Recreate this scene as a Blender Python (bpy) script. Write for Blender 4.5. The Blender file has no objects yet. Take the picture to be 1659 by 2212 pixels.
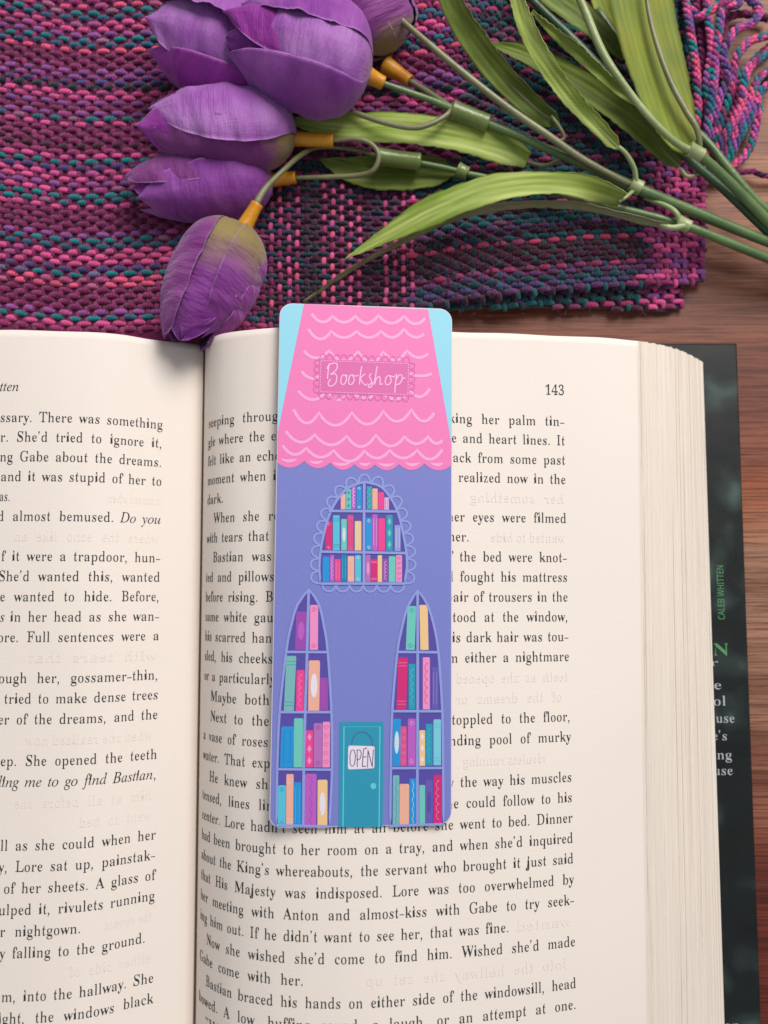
import bpy, math, random
import numpy as np
from mathutils import Vector, noise
from mathutils.geometry import tessellate_polygon

# ------------------------------------------------------------------ camera, light, exposure
SC = bpy.context.scene
COL = SC.collection
U = 0.01                                   # all modelling below is in centimetres
FPX, CX, CY = 2000.0, 829.5, 1106.0        # lens of the photograph (focal length and centre on a 1659 x 2212 frame)
CAM_Z = 30.7
TILT = math.atan(0.092)
cam_d = bpy.data.cameras.new('camera')
cam = bpy.data.objects.new('camera', cam_d); COL.objects.link(cam); SC.camera = cam
cam.location = (0, 0, CAM_Z*U); cam.rotation_euler = (TILT, 0, 0)
cam_d.sensor_fit = 'VERTICAL'; cam_d.sensor_height = 36; cam_d.lens = 36*FPX/2212
cam_d.clip_start = 0.01; cam_d.clip_end = 20
cam_d.dof.use_dof = True; cam_d.dof.focus_distance = 0.272; cam_d.dof.aperture_fstop = 9.0
W = bpy.data.worlds.new('World'); SC.world = W; W.use_nodes = True
bg = W.node_tree.nodes['Background']; bg.inputs[0].default_value = (0.88, 0.93, 1.0, 1); bg.inputs[1].default_value = 0.36
def area(name, d, dist, size, power, color):
    l = bpy.data.lights.new(name, 'AREA'); l.shape = 'RECTANGLE'; l.size = size[0]; l.size_y = size[1]
    l.energy = power; l.color = color
    o = bpy.data.objects.new(name, l); COL.objects.link(o)
    v = Vector(d).normalized(); o.location = v*dist
    o.rotation_euler = v.to_track_quat('Z', 'Y').to_euler()
area('window_light', (0.50, 0.95, 1.05), 1.3, (0.55, 0.75), 18.6, (1.0, 0.962, 0.925))
SC.view_settings.view_transform = 'Standard'; SC.view_settings.look = 'None'
SC.view_settings.exposure = 0.0; SC.view_settings.gamma = 1.0

# ------------------------------------------------------------------ helpers
rnd = random.Random(7)
def P(u, v, z):
    """point of the place seen at frame position (u, v) when it lies at height z (cm)"""
    dx, dy, dz = (u-CX), -(v-CY), -FPX
    c, s = math.cos(TILT), math.sin(TILT)
    wy, wz = dy*c - dz*s, dy*s + dz*c
    t = (z-CAM_Z)/wz
    return Vector((dx*t, wy*t, z))
def proj(p):
    x, y, z = p[0], p[1], p[2]-CAM_Z
    c, s = math.cos(TILT), math.sin(TILT)
    yc, zc = y*c + z*s, -y*s + z*c
    return CX + FPX*x/-zc, CY - FPX*yc/-zc
def lin(c):
    return tuple(((x/255)/12.92 if x/255 <= .04045 else ((x/255+.055)/1.055)**2.4) for x in c)
def catmull(pts, n):
    """n points along a smooth curve through pts (tuples of any length)"""
    pts = [np.array(p, float) for p in pts]
    if len(pts) == 2: return [pts[0]+(pts[1]-pts[0])*i/(n-1) for i in range(n)]
    q = [2*pts[0]-pts[1]]+pts+[2*pts[-1]-pts[-2]]
    L = [0]
    for a, b in zip(pts, pts[1:]): L.append(L[-1]+max(1e-6, float(np.linalg.norm((b-a)[:3]))))
    out = []
    for i in range(n):
        d = L[-1]*i/(n-1); k = 0
        while k < len(pts)-2 and L[k+1] < d: k += 1
        t = (d-L[k])/(L[k+1]-L[k])
        a, b, c, e = q[k], q[k+1], q[k+2], q[k+3]
        out.append(0.5*((2*b)+(c-a)*t+(2*a-5*b+4*c-e)*t*t+(3*b-a-3*c+e)*t**3))
    return out
def interp(tab, x):
    if x <= tab[0][0]: return tab[0][1]
    for i in range(len(tab)-1):
        if x <= tab[i+1][0]:
            x0, y0 = tab[i]; x1, y1 = tab[i+1]
            h = x1-x0; t = (x-x0)/h
            def sl(j):
                if j <= 0 or j >= len(tab)-1: return 0 if 0 else (tab[min(j+1,len(tab)-1)][1]-tab[max(j-1,0)][1])/(tab[min(j+1,len(tab)-1)][0]-tab[max(j-1,0)][0])
                d0 = (tab[j][1]-tab[j-1][1])/(tab[j][0]-tab[j-1][0]); d1 = (tab[j+1][1]-tab[j][1])/(tab[j+1][0]-tab[j][0])
                return 0 if d0*d1 <= 0 else 2*d0*d1/(d0+d1)
            m0, m1 = sl(i)*h, sl(i+1)*h
            return (2*t**3-3*t*t+1)*y0+(t**3-2*t*t+t)*m0+(-2*t**3+3*t*t)*y1+(t**3-t*t)*m1
    return tab[-1][1]
ORG = {}
def link(o, parent):
    COL.objects.link(o)
    if parent is not None: o.parent = parent
def mesh(name, V, F, mat, parent=None, uv=None, col=None, smooth=True, label=None, cat=None, group=None, kind=None, org=None):
    """one mesh object; V in cm in the place's own coordinates; uv/col one per vertex"""
    V = np.array([tuple(v) for v in V], float) if not isinstance(V, np.ndarray) else V
    base = np.array(ORG.get(parent.name, (0, 0, 0))) if parent is not None else np.array(org if org is not None else (0, 0, 0), float)
    m = bpy.data.meshes.new(name)
    m.from_pydata(((V-base)*U).tolist(), [], F if isinstance(F, list) else F.tolist())
    if smooth: m.polygons.foreach_set('use_smooth', np.ones(len(m.polygons), bool))
    if uv is not None:
        l = m.uv_layers.new(name='UVMap'); vi = np.empty(len(m.loops), np.int32); m.loops.foreach_get('vertex_index', vi)
        l.data.foreach_set('uv', np.array(uv, np.float32)[vi].ravel())
    if col is not None:
        a = m.color_attributes.new('Col', 'FLOAT_COLOR', 'POINT')
        c = np.ones((len(V), 4), np.float32); c[:, :3] = np.array(col, np.float32); a.data.foreach_set('color', c.ravel())
    m.materials.append(mat); m.update()
    o = bpy.data.objects.new(name, m); link(o, parent)
    if parent is None: o.location = base*U
    ORG[o.name] = tuple(base)
    tag(o, label, cat, group, kind)
    return o
def tag(o, label=None, cat=None, group=None, kind=None):
    if label: o['label'] = label
    if cat: o['category'] = cat
    if group: o['group'] = group
    if kind: o['kind'] = kind
def thing(name, at, label, cat, group=None):
    o = bpy.data.objects.new(name, None); COL.objects.link(o); o.empty_display_size = .01
    o.location = Vector(at)*U; ORG[o.name] = tuple(at); tag(o, label, cat, group); return o
class MB:
    def __init__(s): s.V = []; s.F = []; s.C = []; s.UV = []
    def add(s, V, F, c=None, uv=None):
        b = len(s.V); s.V += [tuple(v) for v in V]; s.F += [tuple(i+b for i in f) for f in F]
        s.C += [c]*len(V) if (c is not None and not isinstance(c, list)) else (c or [(1, 1, 1)]*len(V))
        s.UV += uv or [(0, 0)]*len(V)
    def build(s, name, mat, parent=None, **k): return mesh(name, s.V, s.F, mat, parent, uv=s.UV, col=s.C, **k)
def grid_faces(n, m, wrap=False):
    F = []
    for i in range(n-1):
        for j in range(m if wrap else m-1):
            F.append((i*m+j, i*m+(j+1) % m, (i+1)*m+(j+1) % m, (i+1)*m+j))
    return F
def tube(pts, rad, n=8, cap=True):
    """tube through pts (Vector list); rad number or list; uv (round, along)"""
    pts = [Vector(p) for p in pts]; V = []; UV = []; d = 0
    up = Vector((0, 0, 1))
    for i, p in enumerate(pts):
        t = (pts[min(i+1, len(pts)-1)]-pts[max(i-1, 0)]).normalized()
        a = t.cross(up); a = a.normalized() if a.length > 1e-4 else Vector((1, 0, 0)); b = a.cross(t)
        if i: d += (p-pts[i-1]).length
        r = rad[i] if hasattr(rad, '__len__') else rad
        for j in range(n):
            w = 2*math.pi*j/n
            V.append(p+(a*math.cos(w)+b*math.sin(w))*r); UV.append((j/n, d))
    F = grid_faces(len(pts), n, True)
    if cap:
        F.append(tuple(range(n))[::-1]); k = (len(pts)-1)*n; F.append(tuple(range(k, k+n)))
    return V, F, UV
# ---- materials
def mat(name, color, rough=.6, spec=.4):
    m = bpy.data.materials.new(name); m.use_nodes = True; nt = m.node_tree; b = nt.nodes['Principled BSDF']
    b.inputs['Base Color'].default_value = (*color, 1); b.inputs['Roughness'].default_value = rough
    b.inputs['Specular IOR Level'].default_value = spec
    return m, nt, b
def N(nt, t, **k):
    n = nt.nodes.new(t)
    for a, v in k.items():
        if a.startswith('i_'): n.inputs[a[2:].replace('_', ' ')].default_value = v
        else: setattr(n, a, v)
    return n
def mixc(nt, fac, a, b, mode='MIX'):
    n = nt.nodes.new('ShaderNodeMix'); n.data_type = 'RGBA'; n.blend_type = mode
    for s, v in ((n.inputs[0], fac), (n.inputs[6], a), (n.inputs[7], b)):
        if hasattr(v, 'is_output'): nt.links.new(v, s)
        else: s.default_value = v if not isinstance(v, tuple) or len(v) == 4 else (*v, 1)
    return n.outputs[2]
def ramp(nt, src, stops):
    r = nt.nodes.new('ShaderNodeValToRGB'); nt.links.new(src, r.inputs[0]); e = r.color_ramp.elements
    while len(e) < len(stops): e.new(.5)
    for i, (p, c) in enumerate(stops): e[i].position = p; e[i].color = (*c, 1) if len(c) == 3 else c
    return r.outputs[0]
def coord(nt, scale, which='Object', rot=(0, 0, 0)):
    t = nt.nodes.new('ShaderNodeTexCoord'); mp = nt.nodes.new('ShaderNodeMapping')
    mp.inputs['Scale'].default_value = scale; mp.inputs['Rotation'].default_value = rot
    nt.links.new(t.outputs[which], mp.inputs[0]); return mp.outputs[0]
def bump(nt, b, h, strength, dist, prev=None):
    n = nt.nodes.new('ShaderNodeBump'); n.inputs['Strength'].default_value = strength; n.inputs['Distance'].default_value = dist
    nt.links.new(h, n.inputs['Height'])
    if prev is not None: nt.links.new(prev, n.inputs['Normal'])
    nt.links.new(n.outputs[0], b.inputs['Normal']); return n.outputs[0]
def noise_n(nt, vec, scale, detail=4, rough=.55):
    n = nt.nodes.new('ShaderNodeTexNoise'); n.inputs['Scale'].default_value = scale
    n.inputs['Detail'].default_value = detail; n.inputs['Roughness'].default_value = rough
    nt.links.new(vec, n.inputs['Vector']); return n.outputs['Fac']
def sheen(b, w, r=.4, tint=(1, 1, 1)):
    b.inputs['Sheen Weight'].default_value = w; b.inputs['Sheen Roughness'].default_value = r
    b.inputs['Sheen Tint'].default_value = (*tint, 1)

def paper_mat(name, c):
    m, nt, b = mat(name, c, .85, .2)
    v = coord(nt, (100, 100, 100))
    n1 = noise_n(nt, v, .35, 3); n2 = noise_n(nt, v, 9, 6, .7); n3 = noise_n(nt, v, 28, 3, .6)
    c1 = mixc(nt, n1, tuple(x*.97 for x in c), (c[0]*1.02, c[1]*1.0, c[2]*.99))
    c2 = mixc(nt, n3, c1, tuple(x*.94 for x in c)); nt.links.new(mixc(nt, .35, c1, c2), b.inputs['Base Color'])
    p = bump(nt, b, n2, .16, .0004); bump(nt, b, n3, .20, .00022, p)
    return m
M = {}
M['paper'] = paper_mat('page_paper', (.842, .755, .682))
M['edge'], nt, b = mat('page_edge_paper', (.7, .63, .52), .9, .1)
at = N(nt, 'ShaderNodeVertexColor', layer_name='Col'); v = coord(nt, (1600, 14, 1600))
st = noise_n(nt, v, 1.0, 5, .7)
nt.links.new(mixc(nt, st, mixc(nt, .0, at.outputs[0], (1, 1, 1)), mixc(nt, 1.0, at.outputs[0], (.90, .87, .83), 'MULTIPLY')), b.inputs['Base Color'])
bump(nt, b, st, .5, .0004)
M['ink'], nt, b = mat('black_ink', (.028, .033, .036), .7, .25)
M['ghost'], nt, b = mat('ink_showing_through_paper', (.812, .730, .666), .9, .1)
M['jacket'], nt, b = mat('dark_glossy_jacket', (.016, .018, .018), .45, .3)
v = coord(nt, (100, 100, 100)); w1 = noise_n(nt, v, .45, 2)
wv = N(nt, 'ShaderNodeVectorMath', operation='ADD'); nt.links.new(v, wv.inputs[0])
cc = N(nt, 'ShaderNodeTexNoise'); cc.inputs['Scale'].default_value = .5; nt.links.new(v, cc.inputs['Vector'])
sc_ = N(nt, 'ShaderNodeVectorMath', operation='SCALE'); sc_.inputs['Scale'].default_value = 2.2; nt.links.new(cc.outputs['Color'], sc_.inputs[0]); nt.links.new(sc_.outputs[0], wv.inputs[1])
vo = N(nt, 'ShaderNodeTexVoronoi', feature='F1'); vo.inputs['Scale'].default_value = .7; nt.links.new(wv.outputs[0], vo.inputs['Vector'])
r1 = ramp(nt, vo.outputs['Distance'], [(.0, (.070, .105, .098)), (.28, (.022, .034, .031)), (.5, (.009, .012, .012)), (1, (.006, .007, .007))])
w2 = noise_n(nt, v, .3, 3); r2 = ramp(nt, w2, [(.28, (0, 0, 0)), (.42, (1, 1, 1))])
nt.links.new(mixc(nt, r2, (.008, .009, .009), r1), b.inputs['Base Color'])
fs = noise_n(nt, v, 14, 2, .5); nt.links.new(ramp(nt, fs, [(.3, (.34,)*3), (.75, (.5,)*3)]), b.inputs['Roughness'])
bump(nt, b, w1, .25, .002)
M['jacket_green'], *_ = mat('green_foil_lettering', lin((78, 140, 92)), .5)
M['jacket_white'], *_ = mat('white_lettering', (.42, .44, .50), .6)
# printed card: colour attribute + fine print grain
M['print'], nt, b = mat('printed_card', (1, 1, 1), .42, .35)
at = N(nt, 'ShaderNodeVertexColor', layer_name='Col'); v = coord(nt, (100, 100, 100))
g = noise_n(nt, v, 20, 3, .7); gg = noise_n(nt, v, 6, 3, .6)
nt.links.new(mixc(nt, ramp(nt, g, [(.3, (0, 0, 0)), (.7, (1, 1, 1))]), mixc(nt, 1.0, at.outputs[0], (.87, .86, .86), 'MULTIPLY'), mixc(nt, 1.0, at.outputs[0], (.95, .94, .93), 'MULTIPLY')), b.inputs['Base Color'])
bump(nt, b, g, .08, .00010)
# wood
M['wood'], nt, b = mat('walnut_tabletop', (.2, .08, .04), .5, .35)
v = coord(nt, (100, 100, 100)); vs = coord(nt, (5.5, 100, 100)); vf = coord(nt, (22, 900, 100))
big = noise_n(nt, coord(nt, (3.2, 22, 100)), 1.0, 3); mid = noise_n(nt, vs, .55, 5, .62); fine = noise_n(nt, vf, 1.6, 5, .7); pore = noise_n(nt, coord(nt, (60, 1500, 100)), 1.2, 3, .6)
sx = N(nt, 'ShaderNodeSeparateXYZ'); nt.links.new(v, sx.inputs[0])
mr = N(nt, 'ShaderNodeMapRange'); mr.inputs['From Min'].default_value = -15; mr.inputs['From Max'].default_value = 18; nt.links.new(sx.outputs['Y'], mr.inputs['Value'])
ad = N(nt, 'ShaderNodeMath', operation='MULTIPLY_ADD'); nt.links.new(mid, ad.inputs[0]); ad.inputs[1].default_value = .16; nt.links.new(mr.outputs[0], ad.inputs[2])
tone = ramp(nt, ad.outputs[0], [(.0, lin((104, 44, 30))), (.20, lin((110, 50, 36))), (.30, lin((126, 70, 52))), (.40, lin((138, 98, 80))), (.50, lin((156, 118, 98))), (.585, lin((156, 120, 100))), (.635, lin((168, 98, 60))), (.67, lin((132, 80, 60))), (.76, lin((124, 72, 54))), (1., lin((150, 102, 76)))])
tm = mixc(nt, ramp(nt, mid, [(.35, (0, 0, 0)), (.65, (1, 1, 1))]), mixc(nt, 1.0, tone, (.60, .50, .45), 'MULTIPLY'), mixc(nt, 1.0, tone, (1.12, 1.06, 1.0), 'MULTIPLY'))
tf = mixc(nt, ramp(nt, fine, [(.40, (0, 0, 0)), (.56, (1, 1, 1))]), mixc(nt, 1.0, tm, (.52, .42, .38), 'MULTIPLY'), mixc(nt, 1.0, tm, (1.15, 1.12, 1.1), 'MULTIPLY'))
tp = mixc(nt, ramp(nt, pore, [(.62, (0, 0, 0)), (.72, (1, 1, 1))]), tf, mixc(nt, 1.0, tf, (.45, .38, .35), 'MULTIPLY'))
nt.links.new(tp, b.inputs['Base Color']); bump(nt, b, fine, .35, .0002)
# yarn
M['yarn'], nt, b = mat('variegated_wool_yarn', (1, 1, 1), .95, .1)
at = N(nt, 'ShaderNodeVertexColor', layer_name='Col')
uvn = N(nt, 'ShaderNodeUVMap'); sp = N(nt, 'ShaderNodeSeparateXYZ'); nt.links.new(uvn.outputs[0], sp.inputs[0])
m1 = N(nt, 'ShaderNodeMath', operation='MULTIPLY_ADD'); nt.links.new(sp.outputs[1], m1.inputs[0]); m1.inputs[1].default_value = 5.0
m0 = N(nt, 'ShaderNodeMath', operation='MULTIPLY'); nt.links.new(sp.outputs[0], m0.inputs[0]); m0.inputs[1].default_value = 2.0; nt.links.new(m0.outputs[0], m1.inputs[2])
m2 = N(nt, 'ShaderNodeMath', operation='MULTIPLY'); nt.links.new(m1.outputs[0], m2.inputs[0]); m2.inputs[1].default_value = 6.28318
m3 = N(nt, 'ShaderNodeMath', operation='SINE'); nt.links.new(m2.outputs[0], m3.inputs[0])
v = coord(nt, (100, 100, 100)); fz = noise_n(nt, v, 30, 3, .7)
m4 = N(nt, 'ShaderNodeMath', operation='MULTIPLY_ADD'); nt.links.new(m3.outputs[0], m4.inputs[0]); m4.inputs[1].default_value = .22; m4.inputs[2].default_value = .5
m5 = N(nt, 'ShaderNodeMath', operation='MULTIPLY_ADD'); nt.links.new(fz, m5.inputs[0]); m5.inputs[1].default_value = .8; nt.links.new(m4.outputs[0], m5.inputs[2])
nt.links.new(mixc(nt, ramp(nt, m5.outputs[0], [(.55, (0, 0, 0)), (1.15, (1, 1, 1))]), mixc(nt, 1.0, at.outputs[0], (.50, .46, .50), 'MULTIPLY'), mixc(nt, 1.0, at.outputs[0], (1.3, 1.26, 1.26), 'MULTIPLY')), b.inputs['Base Color'])
bump(nt, b, m5.outputs[0], .8, .0006); sheen(b, .25, .5)
# petal fabric: dye runs along the petal (uv y), woven ribs across
def petal_mat(name, olive, tint, pale):
    m, nt, b = mat(name, (.2, .05, .4), .55, .3)
    uvn = N(nt, 'ShaderNodeUVMap'); sp = N(nt, 'ShaderNodeSeparateXYZ'); nt.links.new(uvn.outputs[0], sp.inputs[0])
    v = coord(nt, (100, 100, 100)); n1 = noise_n(nt, v, 1.1, 3); n0 = noise_n(nt, v, .5, 2)
    a = N(nt, 'ShaderNodeMath', operation='MULTIPLY_ADD'); nt.links.new(n1, a.inputs[0]); a.inputs[1].default_value = .24; nt.links.new(sp.outputs[1], a.inputs[2])
    body = mixc(nt, ramp(nt, n0, [(.35, (0, 0, 0)), (.65, (1, 1, 1))]), tint, pale)
    # darker towards the tip, green-brown dye at the base
    c = mixc(nt, ramp(nt, a.outputs[0], [(olive*.55+.06, (0, 0, 0)), (olive+.16, (1, 1, 1))]), lin((150, 132, 78)), body)
    mul = N(nt, 'ShaderNodeVectorMath', operation='MULTIPLY'); nt.links.new(uvn.outputs[0], mul.inputs[0]); mul.inputs[1].default_value = (150, 130, 1)
    w = N(nt, 'ShaderNodeTexWave', wave_type='BANDS', bands_direction='Y'); w.inputs['Scale'].default_value = .22; w.inputs['Distortion'].default_value = .6; nt.links.new(mul.outputs[0], w.inputs['Vector'])
    w2 = N(nt, 'ShaderNodeTexWave', wave_type='BANDS', bands_direction='X'); w2.inputs['Scale'].default_value = .15; w2.inputs['Distortion'].default_value = .4; nt.links.new(mul.outputs[0], w2.inputs['Vector'])
    wm = N(nt, 'ShaderNodeMath', operation='MULTIPLY'); nt.links.new(w.outputs['Fac'], wm.inputs[0]); nt.links.new(w2.outputs['Fac'], wm.inputs[1])
    c = mixc(nt, wm.outputs[0], mixc(nt, 1.0, c, (.80, .78, .80), 'MULTIPLY'), mixc(nt, 1.0, c, (1.25, 1.24, 1.22), 'MULTIPLY'))
    ab = N(nt, 'ShaderNodeMath', operation='SUBTRACT'); nt.links.new(sp.outputs[0], ab.inputs[0]); ab.inputs[1].default_value = .5
    ab2 = N(nt, 'ShaderNodeMath', operation='ABSOLUTE'); nt.links.new(ab.outputs[0], ab2.inputs[0])
    c = mixc(nt, ramp(nt, ab2.outputs[0], [(.478, (0, 0, 0)), (.497, (.42, .42, .42))]), c, lin((190, 140, 200)))
    nt.links.new(c, b.inputs['Base Color'])
    ms = N(nt, 'ShaderNodeVectorMath', operation='MULTIPLY'); nt.links.new(uvn.outputs[0], ms.inputs[0]); ms.inputs[1].default_value = (5, 1.2, 1)
    cr = N(nt, 'ShaderNodeTexNoise'); cr.inputs['Scale'].default_value = 1.6; cr.inputs['Detail'].default_value = 3; nt.links.new(ms.outputs[0], cr.inputs['Vector'])
    ob = N(nt, 'ShaderNodeObjectInfo'); nt.links.new(ob.outputs['Random'], cr.inputs['W']) if 'W' in cr.inputs and cr.inputs['W'].enabled else None
    mt_ = N(nt, 'ShaderNodeVectorMath', operation='MULTIPLY'); nt.links.new(uvn.outputs[0], mt_.inputs[0]); mt_.inputs[1].default_value = (2.2, 13, 1)
    tr_ = N(nt, 'ShaderNodeTexNoise'); tr_.inputs['Scale'].default_value = 1.3; tr_.inputs['Detail'].default_value = 3; nt.links.new(mt_.outputs[0], tr_.inputs['Vector'])
    p = bump(nt, b, cr.outputs['Fac'], .14, .002); p = bump(nt, b, tr_.outputs['Fac'], .5, .0026, p); bump(nt, b, wm.outputs[0], .5, .00022, p)
    sheen(b, .35, .35, (.9, .75, 1)); b.inputs['Subsurface Weight'].default_value = 0
    return m
M['petal_violet'] = petal_mat('violet_fabric_petal', .0, lin((134, 52, 152)), lin((166, 92, 180)))
M['petal_plum'] = petal_mat('plum_fabric_petal', .18, lin((120, 42, 122)), lin((150, 78, 148)))
M['petal_olive'] = petal_mat('plum_petal_with_olive_base', .52, lin((118, 42, 128)), lin((142, 66, 150)))
M['petal_orchid'] = petal_mat('orchid_fabric_petal', -.2, lin((132, 26, 136)), lin((158, 60, 164)))
M['petal_pale'] = petal_mat('pale_lilac_fabric_petal', .0, lin((156, 84, 174)), lin((190, 134, 202)))
M['petal_deep'] = petal_mat('deep_purple_fabric_petal', -.2, lin((112, 28, 124)), lin((128, 44, 142)))
def leaf_mat(name, c1, c2, tip):
    m, nt, b = mat(name, c1, .5, .35)
    uvn = N(nt, 'ShaderNodeUVMap'); v = coord(nt, (100, 100, 100))
    mul = N(nt, 'ShaderNodeVectorMath', operation='MULTIPLY'); nt.links.new(uvn.outputs[0], mul.inputs[0]); mul.inputs[1].default_value = (1, .07, 1)
    w = N(nt, 'ShaderNodeTexWave', wave_type='BANDS', bands_direction='X'); w.inputs['Scale'].default_value = 1.7; w.inputs['Distortion'].default_value = 4.0; w.inputs['Detail'].default_value = 3; nt.links.new(mul.outputs[0], w.inputs['Vector'])
    wf = N(nt, 'ShaderNodeTexWave', wave_type='BANDS', bands_direction='DIAGONAL'); wf.inputs['Scale'].default_value = 11; wf.inputs['Distortion'].default_value = .3; nt.links.new(uvn.outputs[0], wf.inputs['Vector'])
    n0 = noise_n(nt, v, .45, 3); n1 = noise_n(nt, mul.outputs[0], 3.0, 4)
    c = mixc(nt, ramp(nt, n0, [(.38, (0, 0, 0)), (.62, (1, 1, 1))]), c1, c2)
    c = mixc(nt, ramp(nt, n1, [(.42, (0, 0, 0)), (.66, (1, 1, 1))]), c, tip)
    c = mixc(nt, w.outputs['Fac'], mixc(nt, 1.0, c, (.88, .9, .86), 'MULTIPLY'), mixc(nt, 1.0, c, (1.12, 1.1, 1.1), 'MULTIPLY'))
    c = mixc(nt, wf.outputs['Fac'], mixc(nt, 1.0, c, (.88, .9, .86), 'MULTIPLY'), mixc(nt, 1.0, c, (1.12, 1.12, 1.1), 'MULTIPLY'))
    nt.links.new(c, b.inputs['Base Color'])
    p = bump(nt, b, w.outputs['Fac'], .16, .0005); bump(nt, b, wf.outputs['Fac'], .4, .0002, p)
    sheen(b, .2, .4); return m
M['leaf_bright'] = leaf_mat('bright_fabric_leaf', lin((116, 140, 44)), lin((142, 160, 66)), lin((180, 192, 110)))
M['leaf_dark'] = leaf_mat('dark_fabric_leaf', lin((74, 88, 20)), lin((94, 110, 30)), lin((112, 128, 48)))
M['leaf_olive'] = leaf_mat('olive_fabric_leaf', lin((122, 126, 16)), lin((88, 112, 30)), lin((132, 142, 34)))
def plastic(name, c1, c2, rough=.38):
    m, nt, b = mat(name, c1, rough, .5); v = coord(nt, (100, 100, 100))
    n = noise_n(nt, v, .8, 3); n2 = noise_n(nt, v, 9, 4)
    nt.links.new(mixc(nt, ramp(nt, n, [(.38, (0, 0, 0)), (.62, (1, 1, 1))]), c1, c2), b.inputs['Base Color'])
    bump(nt, b, n2, .25, .0005); return m
M['stem'] = plastic('green_plastic_stem', lin((78, 104, 62)), lin((98, 122, 72)))
M['stem_pale'] = plastic('pale_green_plastic', lin((132, 146, 92)), lin((158, 170, 120)))
M['stem_dull'] = plastic('dull_olive_plastic', lin((112, 112, 78)), lin((128, 128, 92)))
M['stem_dark'] = plastic('dark_green_plastic_stem', lin((44, 70, 46)), lin((58, 86, 54)))
M['sleeve'] = plastic('amber_plastic_sleeve', lin((188, 118, 14)), lin((212, 148, 28)), .35)
M['collar'] = plastic('olive_plastic_collar', lin((92, 110, 52)), lin((112, 126, 66)), .3)
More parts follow.
